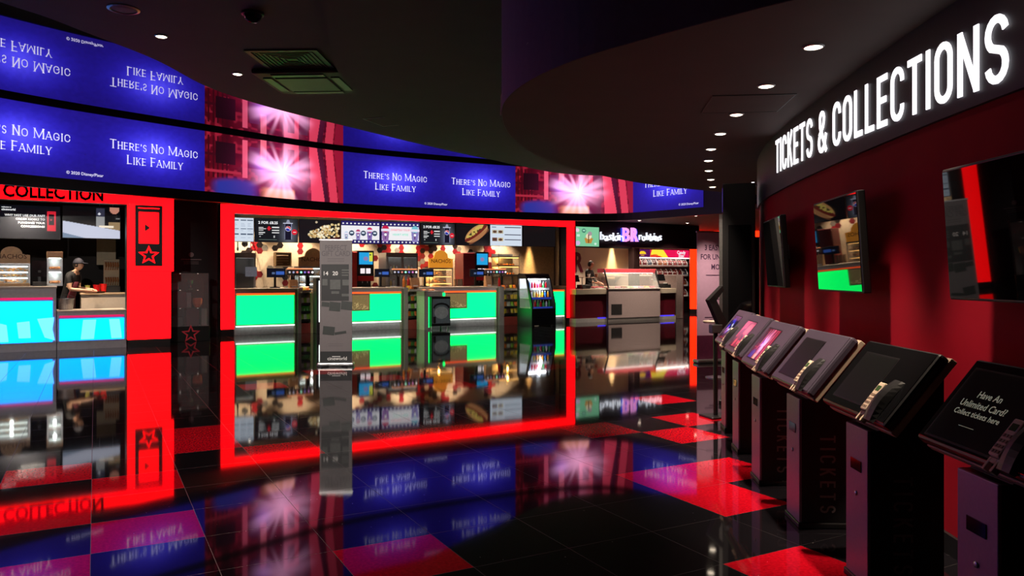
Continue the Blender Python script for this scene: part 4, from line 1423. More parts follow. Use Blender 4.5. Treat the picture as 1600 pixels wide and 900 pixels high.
MB().box(.08, wv - .08, .36, .40, h_ - .175, h_ - .152).build('canopy_light', mat('chiller_light', (1, 1, 1), emit=(.9, .95, 1), es=16.0, var=0), t)
cabinet_lamp(t, (wv / 2, .26, h_ - .24), 14, (.92, .96, 1))
cabinet_lamp(t, (wv / 2, .16, .98), 5, (.92, .96, 1))
shv = [(.52, .10), (.78, .16), (1.04, .26)]
for zz, y0 in shv:
    sh = MB().box(.04, wv - .04, y0, D_ - .04, zz - .015, zz).build('shelf', M_WHITE, t)
    MB().box(.05, wv - .05, y0 - .012, y0, zz - .03, zz + .025).build('price_strip', mat('price_strip_blue', rgb(50, 70, 190), .4, emit=(.05, .1, .7), es=.25) if zz < .8 else mat('price_strip_white', rgb(230, 230, 235), .4), sh)
for x in (.1, wv - .1):
    for y in (.08, D_ - .1): MB().lathe([(.03, 0), (.03, .04)], 10, c=(x, y, 0)).build('foot', M_BLACK, t)
BCOL = [((220, 40, 90), 'pink'), ((235, 150, 40), 'orange'), ((230, 230, 235), 'clear'), ((200, 30, 40), 'red'), ((60, 120, 200), 'blue'), ((240, 220, 120), 'yellow'), ((80, 170, 90), 'green')]
BM = [mat('drink_' + n, rgb(*c), .25, var=.05) for c, n in BCOL]
_bt = {}
def bottle(loc, mi, h, label, group):
    if mi not in _bt:
        b = thing('drink_bottle', label, 'bottle', loc, 0, group)
        MB().lathe([(.026, 0), (.03, .01), (.03, .11), (.026, .13), (.012, .165), (.012, .18)], 10).build('body', BM[mi], b)
        MB().lathe([(.0145, .178), (.0145, .2)], 10).build('cap', M_WHITE if mi != 2 else M_RED, b)
        _bt[mi] = b
    else:
        b = dup(_bt[mi], loc, None, label, group)
    return b
for r, (zz, y0) in enumerate(shv):
    n = 7
    for k in range(n):
        mi = (k * 3 + r * 2 + k // 3) % 7
        lv = ['bottom', 'middle', 'top'][r]
        bottle(W(c0 - wv / 2 + .12 + (wv - .24) * k / (n - 1), 17.6 + y0 + .06, zz + .001), mi, .2, f'{ORD[k]} bottle from the left on the {lv} shelf of the drinks chiller, {BCOL[mi][1]}', 'bottles in the drinks chiller')

# ================================================================== snack shop: menu screens
ML0, ML1 = Vector((-7.25, 20.0)), Vector((.29, 23.3))
mdir = (ML1 - ML0).normalized()
MRZ = math.atan2(mdir.y, mdir.x)
def menu_at(u):
    k = (u - 800) / F
    a = ML0; b = mdir
    tt_ = (k * a.y - a.x) / (b.x - k * b.y)
    return a + b * tt_
MZ0, MZ1 = 2.29, 2.93
def menu(u0, u1, label, cv, texts=()):
    p0, p1 = menu_at(u0), menu_at(u1)
    return board(label, (p0.x, p0.y, MZ0), (p1 - p0).length, MZ1 - MZ0, cv, texts, rz=MRZ, group='menu screens over the snack counter')
def cv_list(seed, pics=False):
    cv = Canvas(90, 70, rgb(214, 226, 240))
    rnd = random.Random(seed)
    if not pics:
        for y, hh_ in ((.88, .035), (.52, .035), (.28, .06)):
            for x in (.02, .38, .7): cv.rect(x, y, x + .27, y + hh_, rgb(70, 86, 110))
        for y in [.80 - .055 * k for k in range(4)] + [.45, .40, .2, .15]:
            for x in (.04, .40, .72): cv.rect(x, y, x + rnd.uniform(.1, .22), y + .014, rgb(150, 165, 190))
    else:
        for x, y in ((.06, .60), (.24, .60), (.06, .22), (.24, .22)):
            cv.rect(x, y, x + .16, y + .17, rgb(*[(110, 90, 120), (190, 180, 150), (120, 80, 60), (210, 190, 150)][rnd.randrange(4)])); cv.disc(x + .08, y + .08, .06, rgb(90, 60, 50))
        for y in (.88, .52, .28): cv.rect(.45, y, .97, y + .04, rgb(70, 70, 90))
        cv.rect(.05, .88, .18, .92, rgb(120, 130, 160))
    return cv
def cv_combo():
    cv = Canvas(130, 76, rgb(22, 24, 28), asp=1.75)
    X, Y = cv.X, cv.Y
    cv.addc(np.exp(-(((X - .78) / .16) ** 2 + ((Y - .35) / .5) ** 2)), (.14, .15, .19))
    cv.rect(.08, .60, .19, .63, rgb(230, 230, 230)).rect(.08, .54, .25, .57, rgb(230, 230, 230)).rect(.08, .48, .19, .51, rgb(230, 230, 230)).rect(.08, .37, .23, .41, rgb(230, 230, 230)).rect(.08, .31, .18, .34, rgb(230, 230, 230))
    for y in (.60, .48, .37): cv.rect(.39, y, .56, y + .045, rgb(230, 230, 230))
    cv.rect(.27, .555, .37, .605, rgb(220, 36, 50)).rect(.3, .50, .34, .66, rgb(220, 36, 50))
    cv.rect(.10, .2, .13, .24, rgb(200, 200, 200)).rect(.43, .18, .46, .27, rgb(200, 200, 200)).rect(.08, .085, .5, .10, rgb(120, 140, 130))
    cv.poly([(.70, .1), (.84, .1), (.87, .80), (.67, .80)], rgb(24, 22, 40)).rect(.65, .80, .88, .84, rgb(190, 195, 215)).poly([(.72, .84), (.82, .84), (.79, .97), (.75, .97)], rgb(150, 155, 175))
    cv.rect(.685, .12, .70, .80, rgb(150, 155, 190)).rect(.845, .12, .86, .80, rgb(150, 155, 190))
    cv.disc(.77, .58, .115, rgb(235, 235, 245)); cv.mix((((X - .77) * 1.75) ** 2 + (Y - .58) ** 2 < .105 ** 2) * (Y > .585 + .05 * np.sin((X - .70) * 30)), rgb(215, 30, 60)); cv.mix((((X - .77) * 1.75) ** 2 + (Y - .58) ** 2 < .105 ** 2) * (Y < .555 + .05 * np.sin((X - .70) * 30)), rgb(40, 50, 170))
    cv.disc(.92, .44, .12, rgb(225, 30, 50)).rect(.885, .42, .955, .46, rgb(240, 200, 200))
    return cv
def cv_popcorn():
    cv = Canvas(110, 70, rgb(26, 22, 26), asp=1.7)
    rnd = random.Random(4)
    for q in range(130):
        x = rnd.uniform(.22, .98)
        top = .35 + .55 * ((x - .22) / .76) ** .6
        y = rnd.uniform(.18 + .1 * (1 - x), top)
        c = rnd.choice(((236, 214, 160), (214, 178, 112), (250, 238, 206), (170, 126, 70)))
        cv.disc(x, y, rnd.uniform(.03, .06), rgb(*c), .012)
    cv.poly([(.5, 0), (1, 0), (1, .28), (.62, .16)], rgb(60, 14, 22)).disc(.42, .90, .05, rgb(200, 180, 150))
    return cv
def cv_shakes(kind):
    cv = Canvas(130, 76, rgb(44, 36, 104), asp=1.75)
    cv.rect(0 if kind == 0 else .02, .17, .98, .80, rgb(246, 244, 248))
    for k in range(10):
        cv.disc(.05 + .1 * k, .89, .035, rgb(255, 255, 255)).disc(.05 + .1 * k, .08, .035, rgb(255, 255, 255))
    def shake(x, y0, s, dome, body):
        cv.poly([(x - .05 * s, y0), (x + .05 * s, y0), (x + .07 * s, y0 + .38 * s), (x - .07 * s, y0 + .38 * s)], rgb(*body)).disc(x, y0 + .40 * s, .11 * s, rgb(*dome)).rect(x - .09 * s, y0 + .33 * s, x + .09 * s, y0 + .41 * s, rgb(236, 230, 246)).rect(x - .02, y0 + .08 * s, x + .015, y0 + .3 * s, rgb(110, 70, 130)).disc(x, y0 + .22 * s, .04 * s, rgb(255, 255, 255))
    if kind == 0:
        shake(.13, .17, .72, (200, 220, 240), (170, 190, 215)); shake(.43, .17, .9, (190, 60, 110), (150, 140, 200)); shake(.73, .17, 1.1, (210, 40, 90), (130, 110, 180))
        for x in (.265, .565, .86): cv.disc(x, .46, .12, rgb(46, 66, 92)).rect(x - .035, .44, x + .035, .5, rgb(230, 240, 250))
    else:
        shake(.11, .10, 1.45, (200, 24, 70), (150, 110, 170)); shake(.88, .10, 1.45, (120, 200, 215), (140, 130, 190))
    return cv
def cv_hotdog():
    cv = Canvas(110, 76, rgb(20, 18, 22), asp=1.5)
    X, Y = cv.X, cv.Y
    a = math.radians(40)
    p = (X - .62) * 1.5 * math.cos(a) + (Y - .58) * math.sin(a)
    q = -(X - .62) * 1.5 * math.sin(a) + (Y - .58) * math.cos(a)
    n = vnoise(X * 20, Y * 14, 12)
    cv.mix(((p / .62) ** 2 + (q / .30) ** 2 < 1).astype(float), rgb(196, 140, 90)); cv.mix(((p / .66) ** 2 + ((q - .02) / .13) ** 2 < 1).astype(float), rgb(110, 36, 30))
    cv.mix(((p / .5) ** 2 + ((q - .12) / .12) ** 2 < 1) * (n > .4), rgb(206, 180, 90)); cv.mix(((p / .5) ** 2 + ((q - .08) / .1) ** 2 < 1) * (n < .3), rgb(60, 70, 40)); cv.mix(((p / .6) ** 2 + ((q + .2) / .1) ** 2 < 1) * .5, rgb(150, 90, 60))
    return cv
combo = [('2 FOR \u00a38.25', .08, .76, .15, 'LEFT')]
menu(362.5, 397, 'leftmost menu screen, a pale price list beside the red column', cv_list(1))
menu(398, 466, 'menu screen offering 2 FOR \u00a38.25 beside the popcorn picture', cv_combo(), combo)
menu(467, 531.5, 'menu screen with a picture of popcorn on black', cv_popcorn())
menu(532.5, 594.5, 'menu screen with three shake cups inside a star border', cv_shakes(0))
menu(595, 656, 'menu screen with one cup at each side inside a star border', cv_shakes(1), ())
menu(657, 711, 'menu screen offering 2 FOR \u00a38.25 beside the hot dog picture', cv_combo(), combo)
menu(712, 764.5, 'menu screen with a large hot dog on black', cv_hotdog())
menu(765.5, 816, 'rightmost menu screen, a white list with small food pictures', cv_list(3, True))
menu(817, 868, 'unlit black menu screen at the right end of the row', Canvas(4, 4, (.008, .006, .007)))
# coloured words on the one screen
mt = [o for o in COL.objects if o.get('label') == 'menu screen with one cup at each side inside a star border'][0]
mw = (menu_at(656) - menu_at(595)).length
mb = MB(); put_text(mb, 'SWEETEN YOUR', .075, lambda x, y, z: (mw * .5 + x, 0.0, .38 + y), off=.02)
mb.build('lettering', mat('pink_screen_text', (1, 1, 1), emit=(1, .25, .35), es=.9, var=0), mt, fix=False)
mb = MB(); put_text(mb, 'HEART HERE', .08, lambda x, y, z: (mw * .5 + x, 0.0, .25 + y), off=.02)
mb.build('lettering', mat('mint_screen_text', (1, 1, 1), emit=(.2, .85, .65), es=.9, var=0), mt, fix=False)

# ---- hexagon tiled back wall
DB = 22.0
hx0, hx1 = sz(350, 0, DB)[0], 15.2
hm = MB()
hm.box(hx0, hx1, .012, .12, 0, 3.1, 0)
R = .095
colw, rowh = R * 1.5, R * math.sqrt(3)
rnd = random.Random(11)
sD = sz(775, 0, DB)[0]
i = 0
x = hx0 + R
darkmap = {}
while x < sD:
    for j in range(1, 13):
        z = .95 + j * rowh + (rowh / 2 if i % 2 else 0)
        if z > 2.75: continue
        nbr = sum(1 for q in ((i - 1, j), (i - 1, j - 1), (i, j - 1)) if darkmap.get(q))
        pr_ = .10 + .18 * nbr
        r_ = rnd.random()
        k = 1
        if r_ < pr_:
            k = rnd.choice((2, 2, 3, 3, 4) if rnd.random() < .9 else (5,))
        darkmap[(i, j)] = k > 1
        pts = [(x + R * .985 * math.cos(PI / 3 * q), z + R * .985 * math.sin(PI / 3 * q)) for q in range(6)]
        hm.prism(pts, 0.0 if k == 1 else -.006, .014, 'y', k)
    x += colw
    i += 1
ho = hm.build('wall_back', [mat('shop_wall_cream', rgb(214, 188, 154), .6), mat('hex_cream', rgb(226, 204, 172), .4, var=.03), mat('hex_black', rgb(34, 26, 24), .35), mat('hex_red', rgb(150, 26, 32), .35), mat('hex_dark_red', rgb(120, 30, 36), .35), mat('hex_grey', rgb(130, 124, 112), .35)], fix=True)
ho.location = W(0, DB); ho.rotation_euler = (0, 0, A)
tag(ho, 'cream back wall of the snack shop with red and black hexagon tiles', 'room', None, 'structure')
for ua, ub, lab in ((401, 602.5, 'back worktop along the hexagon wall left of the double door fridge'), (655, 826, 'back worktop along the hexagon wall right of the double door fridge')):
    b0, b1 = sz(ua, 0, 21.15)[0], sz(ub, 0, 21.15)[0]
    t = thing('back_counter', lab, 'counter', W(b0, 21.25), A, 'back worktops')
    MB().box(0, b1 - b0, .03, .72, .08, .86).build('body', M_GREYDARK, t)
    MB().rbox(0, b1 - b0, 0, .73, .86, .9, .008).build('worktop', M_STEEL, t)
    MB().box(0, b1 - b0, .08, .7, 0, .08).build('plinth', M_BLACK, t)
ZB = .901

# ---- things on the front counters
M_BLUESCR = screen_mat('till_picture', .9)
def pos(label, u0, u1, v0, v1, d=19.0):
    c0, wv, z0, z1 = item(u0, u1, v0, v1, d)
    t = thing('till_terminal', label, 'till', W(c0, d + .05, 1.101), A, 'till screens on the snack counters')
    MB().rbox(-.1, .1, .02, .24, 0, .025, .006).build('base', M_BLACK, t)
    MB().box(-.025, .025, .10, .14, .025, z0 - 1.101 + .06).build('stand', M_BLACK, t)
    hs = MB().rbox(-wv / 2, wv / 2, .0, .04, z0 - 1.101, z1 - 1.101, .006).build('display_housing', M_BLACK, t)
    cv = Canvas(30, 20, rgb(14, 18, 30)); cv.rect(.5, .3, .96, .7, rgb(60, 100, 190)).rect(.25, .35, .4, .6, rgb(90, 110, 150))
    picture(cv, 'display', M_BLUESCR, hs, lambda x, y: (-wv / 2 + .012 + (wv - .024) * x, -.002, z0 - 1.101 + .012 + (z1 - z0 - .024) * y))
    return t
pos('till screen on the plain green counter near the left red column', 418, 447, 419, 433.5)
pos('till screen on the popcorn window counter, left of its drink taps', 587, 610, 420, 433)
pos('till screen in front of the glowing orange nacho warmer', 656.5, 679, 420.5, 433)
pos('till screen left of the rightmost drink taps', 736, 758, 420.5, 432.5)
TAPC = [((.8, .85, 1), 'w'), ((.4, .5, .9), 'b'), ((1, .35, .3), 'r'), ((.3, 1, .7), 'g'), ((.3, .25, 1), 'v'), ((.8, .3, .9), 'p'), ((1, .95, .95), 'x')]
def taps(label, u0, u1, v0, v1, d=19.05):
    c0, wv, z0, z1 = item(u0, u1, v0, v1, d)
    t = thing('drink_tower', label, 'drink dispenser', W(c0, d, 1.101), A, 'drink towers on the snack counters')
    zb, zt = z0 - 1.101, z1 - 1.101
    for x in (-wv * .28, wv * .28): MB().rbox(x - .04, x + .04, .02, .14, 0, zb + .02, .01).build('pedestal', M_BLACK, t)
    MB().rbox(-wv / 2, wv / 2, 0, .16, zb, zt, .02).build('tap_bar', M_GREYDARK, t)
    MB().rbox(-wv / 2 + .02, wv / 2 - .02, .01, .15, zt + .0005, zt + .03, .008).build('top_light', mat('orange_tap_light', rgb(240, 150, 110), .4, emit=(1, .32, .12), es=.7, var=0), t)
    for k in range(7):
        x = -wv / 2 + wv * (k + .5) / 7
        c_, n_ = TAPC[k]
        MB().lathe([(.026, 0), (.026, .014), (.02, .018)], 12, T=Matrix.Translation((x, -.001, (zb + zt) / 2)) @ Matrix.Rotation(PI / 2, 4, 'X')).build('tap_badge', mat('tap_badge_' + n_, c_, .3, emit=c_, es=1.3 if k in (3, 6) else .45, var=0), t)
        MB().tube([(x, .02, zb), (x, .0, zb - .05)], .012).build('nozzle', M_STEEL, t)
    MB().rbox(-wv / 2, wv / 2, -.06, .17, 0, .03, .006).build('drip_tray', M_STEEL, t)
    return t
taps('drink tower with coloured tap badges on the plain green counter', 449.5, 491, 421, 430)
taps('drink tower with coloured tap badges in front of the double fridge', 614, 653, 421.5, 429)
taps('drink tower with coloured tap badges beside the hot food cabinet', 760, 792, 421.5, 428.5)
def napkin(label, u0, u1, v0, d=18.79):
    c0, wv, z0, z1 = item(u0, u1, v0, 449, d)
    t = thing('napkin_holder', label, 'napkin holder', W(c0, d, 1.101), A, 'napkin holders on the snack counters')
    MB().prism([(0, 0), (.16, 0), (.14, z1 - 1.101), (.05, z1 - 1.101), (0, .05)], -wv / 2, wv / 2, 'x').build('box', mat('napkin_tan', rgb(200, 150, 104), .6), t)
    MB().box(-wv * .3, wv * .3, -.004, .0, .02, .05).build('napkin', M_WHITE, t)
napkin('tan napkin holder below the taps of the plain green counter', 453, 466, 437)
napkin('tan napkin holder beside the brown sauce bottles', 643, 656, 434)
napkin('cream napkin holder below the rightmost drink taps', 760, 769, 431)
def sauce(label, u, v0, m, d=18.9):
    s, z = sz(u, v0, d)
    h = z - 1.101
    t = thing('sauce_bottle', label, 'sauce bottle', W(s, d, 1.101), 0, 'sauce bottles on the snack counters')
    MB().lathe([(.034, 0), (.036, .01), (.036, h * .62), (.02, h * .74)], 12).build('body', m, t)
    MB().lathe([(.02, h * .74), (.018, h * .8), (.005, h)], 12).build('nozzle', m, t)
sauce('orange brown sauce bottle left of the red one', 631, 431, mat('mustard_bottle', rgb(206, 120, 40), .4))
sauce('dark red sauce bottle beside the tan napkin holder', 638, 431, mat('ketchup_bottle', rgb(160, 30, 24), .4))
sauce('red sauce bottle right of the cream napkin holder', 780, 433, M_RED)

# ---- things on the back worktop
def tall_fridge(label, u0, u1, v0, d, doors, dep=.62, zbase=0.0, m=None):
    c0, wv, z0, z1 = item(u0, u1, v0, v0 + 10, d)
    t = thing('display_fridge', label, 'fridge', W(c0 - wv / 2, d, zbase), A)
    h_ = z1 - zbase
    m = m or M_GREYLAM
    sh = MB().box(0, .04, .03, dep, 0, h_); sh.box(wv - .04, wv, .03, dep, 0, h_); sh.box(.04, wv - .04, .03, dep, h_ - .12, h_); sh.box(.04, wv - .04, .03, dep, 0, .12); sh.box(.04, wv - .04, dep - .03, dep, .12, h_ - .12)
    sh.build('cabinet', m, t)
    for k in range(doors):
        x0, x1 = .02 + (wv - .04) * k / doors, .02 + (wv - .04) * (k + 1) / doors
        fr = MB()
        fr.box(x0, x0 + .035, 0, .028, .1, h_ - .1); fr.box(x1 - .035, x1, 0, .028, .1, h_ - .1)
        fr.box(x0 + .035, x1 - .035, 0, .028, .1, .14); fr.box(x0 + .035, x1 - .035, 0, .028, h_ - .14, h_ - .1)
        do = fr.build('door', m, t)
        MB().box(x0 + .035, x1 - .035, .010, .016, .14, h_ - .14).build('glass', M_GLASS, do)
        MB().tube([(x1 - .05, -.02, h_ * .4), (x1 - .05, -.02, h_ * .65)], .008).build('handle', M_STEEL, do)
    zs = []
    for k in range(4):
        zz = h_ - .14 - (h_ - .3) * (k + 1) / 4.2
        zs.append(zz)
        MB().box(.045, wv - .045, .05, dep - .04, zz - .008, zz).build('shelf', M_STEEL, t)
    MB().box(.06, wv - .06, .06, .09, h_ - .14, h_ - .122).build('shelf_light', mat('dim_fridge_light', (1, 1, 1), emit=(.9, 1, .95), es=2.0, var=0), t)
    return c0, wv, h_, zs
c0, wv, h_, zs = tall_fridge('narrow grey display fridge at the left end of the back wall', 365.5, 400, 395, 21.15, 1, .6)
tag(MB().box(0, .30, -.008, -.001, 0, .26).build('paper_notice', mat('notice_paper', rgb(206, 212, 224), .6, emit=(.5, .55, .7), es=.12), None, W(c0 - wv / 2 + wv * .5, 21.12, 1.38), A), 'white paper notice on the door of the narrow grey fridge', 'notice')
c0, wv, h_, zs = tall_fridge('double door steel fridge with rows of bottles on the back wall', 604, 653.5, 395, 21.10, 2, .62, m=M_STEEL)
for r in range(2):
    for k in range(9):
        if k == 4: continue
        b = bottle(W(c0 - wv / 2 + .12 + (wv - .24) * k / 8, 21.30, zs[r] + .001), (2, 2, 5, 2, 3)[(k + r) % 5], .2, f'{ORD[k]} bottle from the left on the {"top" if r == 0 else "second"} shelf of the double door fridge', 'bottles in the double door fridge')

nacho_warmer('nacho warmer with a brown NACHOS board half hidden by the grey banner', 467, 512, 388, 446, 21.35, False, z_base=ZB, vm=.40)
nacho_warmer('nacho warmer glowing orange with a domed NACHOS board', 670.5, 708, 391, 443, 21.35, True, z_base=ZB, vm=.42)
food_cabinet('hot food cabinet glowing amber at the right end of the back worktop', 779, 812, 396.5, 431, 21.35, True, 2, z_base=None, top=False)
# a stand to carry the amber cabinet
c0, wv, z0, z1 = item(779, 812, 396.5, 431, 21.35)
t = thing('cabinet_stand', 'steel stand under the amber hot food cabinet', 'stand', W(c0 - wv / 2, 21.35, ZB), A)
MB().box(0, wv, 0, .45, z0 - ZB - .02, z0 - ZB - .001).build('top', M_STEEL, t)
for x in (0, wv - .03):
    for y in (0, .42): MB().box(x, x + .03, y, y + .03, 0, z0 - ZB - .02).build('leg', M_STEEL, t)

def drinks_machine(label, u0, u1, v0, v1, uf, d, m_side):
    """touch screen drink mixer; uf is where the front begins, its side shows to the left of it"""
    c0, wv, z0, z1 = item(uf, u1, v0, v1, d)
    sw = sz(uf, 0, d)[0] - sz(u0, 0, d)[0]
    t = thing('drinks_machine', label, 'drinks machine', W(c0 - wv / 2, d, ZB), A)
    h_ = z1 - ZB
    MB().rbox(-sw, .0, .04, .62, 0, h_ - .04, .02).build('side_cabinet', m_side, t)
    fr = MB().rbox(0, wv, .03, .6, h_ * .40, h_, .02)
    fr.rbox(0, wv, .28, .6, 0, h_ * .40, .01)
    fr.build('cabinet', M_BLACK, t)
    MB().rbox(0.02, wv - .02, -.03, .28, 0, .08, .01).build('drip_shelf', M_BLACK, t)
    MB().rbox(.01, wv - .01, .0, .28, h_ * .28, h_ * .40, .01).build('red_fascia', M_RED, t)
    cv = Canvas(50, 30, rgb(14, 20, 50)); cv.rect(.06, .06, .97, .97, rgb(40, 170, 235)); cv.disc(.5, .5, .16, rgb(150, 130, 180), .05)
    if d and u0 < 650: cv.rect(.74, .3, .97, .97, rgb(225, 225, 70)).disc(.8, .8, .06, rgb(30, 40, 70))
    picture(cv, 'display', M_BLUESCR, t, lambda x, y: (.03 + (wv - .06) * x, .026, h_ * .66 + h_ * .30 * y))
    for k in range(2):
        x0 = wv * (.18 + .34 * k)
        MB().rbox(x0, x0 + wv * .26, .018, .03, h_ * .46, h_ * .58, .004).build('card_panel', mat('lit_card', (1, 1, 1), emit=(1, .9, .95), es=.9, var=0), t)
    nz_ = MB()
    for k in range(2): nz_.lathe([(.014, 0), (.014, -.06)], 8, c=(wv * (.35 + .3 * k), .1, h_ * .28))
    nz_.build('nozzle', M_STEEL, t)
drinks_machine('red sided drinks machine with a blue screen beside the grey banner', 548, 585, 391.5, 446, 559, 21.3, mat('machine_red', rgb(190, 50, 44), .35))
drinks_machine('maroon sided drinks machine with a blue screen right of the orange nacho warmer', 725, 764.5, 393.5, 446, 743.5, 21.3, mat('machine_maroon', rgb(130, 36, 44), .35))
# wooden sign box
c0, wv, z0, z1 = item(434, 459, 394, 416, 21.5)
t = thing('wooden_crate', 'brown wooden box shelf on the hexagon wall left of the nacho board', 'crate', W(c0 - wv / 2, 21.72, z0), A)
fr = MB()
for k in range(5): fr.box(0, wv, .22, .24, (z1 - z0) * k / 5 + .004, (z1 - z0) * (k + 1) / 5 - .004)
fr.build('back_slats', mat('olive_wood', rgb(110, 84, 50), .6, var=.2), t)
fr = MB().box(0, wv, 0, .22, 0, .02); fr.box(0, wv, 0, .22, z1 - z0 - .02, z1 - z0); fr.box(0, .02, 0, .22, 0, z1 - z0); fr.box(wv - .02, wv, 0, .22, 0, z1 - z0)
fr.build('frame', mat('olive_wood'), t)
fr = MB().box(-.03, wv + .05, .0, .24, -.02, -.001)
fr.build('bracket_shelf', M_STEEL, t)
# towers of grey cups
for k, u in enumerate((711.5, 716.5, 721)):
    s, z = sz(u, 420, 21.45)
    mb = MB()
    prof = []
    for q in range(9): prof += [(.038, .0 + q * .045), (.045, .035 + q * .045), (.047, .04 + q * .045)]
    mb.lathe(prof, 12)
    tag(mb.build('cup_stack', mat('cup_grey', rgb(150, 134, 116), .5), None, W(s, 21.45, ZB)), ['left', 'middle', 'right'][k] + ' tower of grey paper cups beside the orange nacho warmer', 'cup stack', 'towers of grey paper cups')
# scoops hanging at top left
t = thing('utensil_rail', 'steel rail under the menu screens at the left end', 'rail', W(sz(383, 0, 21.6)[0], 21.6, sz(383, 379, 21.6)[1] + .1), A)
MB().tube([(-.3, 0, 0), (.3, 0, 0)], .012).build('bar', M_STEEL, t)
ar = MB()
for x in (-.28, .28): ar.tube([(x, 0, 0), (x, .39, 0)], .01)
ar.build('wall_arms', M_STEEL, t)
for k, (u, big) in enumerate(((371.5, 0), (382.5, 1), (392, 0))):
    s, _ = sz(u, 0, 21.58)
    zt = sz(383, 379, 21.6)[1] + .085
    mb = MB()
    mb.tube([(0, 0, 0), (0, 0, -.22)], .014)
    if big: mb.ball((0, 0, -.12), .09, sc=(1, .5, 1))
    else: mb.ball((0, 0, -.26), .03, sc=(.9, .4, 2.0))
    tag(mb.build('serving_scoop', M_BLACK if k != 2 else M_MAROON, None, W(s, 21.58, zt)), ['black slim scoop hanging at the left end of the utensil rail', 'black round scoop hanging in the middle of the utensil rail', 'maroon slim scoop hanging at the right end of the utensil rail'][k], 'scoop', 'scoops on the utensil rail')

# ================================================================== ice cream parlour
DP = 18.75
sP0, sP1 = sm1 + .03, sz(1079, 0, DP)[0]
zf = 2.30
t = thing('shop_fascia', 'dark maroon fascia over the ice cream parlour', 'fascia', W(sP0, DP + .1), A)
MB().rbox(0, sP1 - sP0 + .5, 0, .2, zf, 3.09, .006).build('panel', mat('fascia_maroon', rgb(44, 16, 26), .4), t)
MB().box(0, sz(990, 0, DP)[0] - sP0, -.02, .0, zf - .04, zf + .01).build('lower_lip', M_BLACK, t)
# lettering sign, standing off the fascia
t = thing('shop_sign', 'white lit baskin robbins letters with a pink and blue BR in the middle', 'sign', W(sP0, DP), A)
def pp(u, v):
    s, z = sz(u, v, DP)
    return s - sP0, z
M_SIGNW = mat('sign_white', (1, 1, 1), .4, emit=(.85, .9, 1), es=1.0, var=0)
M_SIGNP = mat('sign_pink', (1, .5, .8), .4, emit=(1, .38, .85), es=1.1, var=0)
M_SIGNB = mat('sign_blue', (.05, .1, .8), .4, emit=(.03, .06, .75), es=.8, var=0)
def word(u0, u1, v0, v1, s_, m, ext=.03, off=.0, y=.0, name='lettering', dance=True):
    x0, z0 = pp(u0, v1)
    x1, _ = pp(u1, v1)
    zc = pp((u0 + u1) / 2, v1)[1]
    zt = pp((u0 + u1) / 2, v0)[1]
    V, Fc = txt(s_, 1.0, align='LEFT', off=off, ext=ext)
    xs = [p[0] for p in V]; ys = [p[1] for p in V]
    kx = (x1 - x0) / (max(xs) - min(xs)); ky = (zt - zc) / (max(ys) - min(min(ys), 0))
    mb = MB()
    mb.add([(x0 + (p[0] - min(xs)) * kx, y - p[2], zc + (p[1] - min(min(ys), 0)) * ky + (.02 * math.sin(p[0] * 7) if dance else 0)) for p in V], Fc)
    return mb.build(name, m, t, fix=False)
word(938, 973.5, 363.5, 376, 'baskin', M_SIGNW)
word(998.5, 1033.5, 364.5, 376, 'robbins', M_SIGNW)
word(972.5, 984, 356, 377.5, 'B', M_SIGNP, off=.02, dance=False)['label'] = 'pink letter B'
word(986, 997, 356, 377.5, 'R', M_SIGNP, off=.035, dance=False)['label'] = 'pink letter R'
word(971.5, 979.5, 356.5, 377.5, 'I', M_SIGNB, off=.06, y=.03, dance=False)
word(989, 999, 356.5, 377.5, 'R', M_SIGNB, off=.06, y=.035, dance=False)
bk = MB()
x0, z0 = pp(938, 372); x1, _ = pp(1033, 372)
bk.box(x0, x1, .04, .06, z0 - .03, z0 + .0); bk.box(x0 + .2, x0 + .24, .05, .1, z0 - .03, z0); bk.box(x1 - .24, x1 - .2, .05, .1, z0 - .03, z0)
bk.build('mounting_rail', M_BLACK, t)
# green menu picture at its left
c0, wv, z0, z1 = item(899.5, 936.5, 354, 385.5, DP - .05)
cv = Canvas(70, 60, rgb(130, 206, 160), asp=1.2)
cv.poly([(.42, .16), (.66, .16), (.74, .42), (.36, .42)], rgb(196, 140, 60)).disc(.55, .52, .15, rgb(244, 226, 190)).disc(.60, .66, .11, rgb(170, 150, 160)).rect(.52, .18, .56, .6, rgb(110, 70, 40)).disc(.34, .80, .11, rgb(70, 130, 110)).rect(.29, .77, .39, .84, rgb(170, 230, 200)).disc(.08, .16, .12, rgb(214, 180, 226)).disc(.84, .14, .06, rgb(220, 244, 230)).disc(.06, .82, .1, rgb(230, 210, 226)).rect(.04, .5, .16, .6, rgb(206, 236, 218))
board('green ice cream menu screen beside the right red column', W(c0 - wv / 2, DP - .05, z0), wv, z1 - z0, cv)

# counters
def parl(label, u0, u1, zt, m_front, d=18.5, dep=.75, band=.16, kick=True):
    s0, s1 = sz(u0, 0, d)[0], sz(u1, 0, d)[0]
    L = s1 - s0
    t = thing('parlour_counter', label, 'counter', W(s0, d), A, 'ice cream parlour counters')
    MB().box(0.0, L, .03, dep, .12, zt - band).build('body', m_front, t)
    MB().rbox(-.0, L, -.02, dep + .02, zt - band, zt, .008).build('worktop', M_CREAM, t)
    MB().box(0, L, .0, dep - .03, 0, .12).build('plinth', M_GREYLAM, t)
    return t, s0, L
M_BLUEK = mat('blue_kick_light', (.1, .1, 1), emit=(.05, .03, 1), es=1.0, var=0)
zt = sz(930, 455, 18.55)[1]
t, s_, L_ = parl('left parlour counter with a dark red front beside the right red column', 899.5, 948.5, 1.0, M_MAROON)
MB().box(L_ * .7, L_ - .05, .0, .028, .1, .135).build('kick_light', M_BLUEK, t)
s0, s1 = sz(948.8, 0, 18.5)[0], sz(1029.7, 0, 18.5)[0]
L = s1 - s0
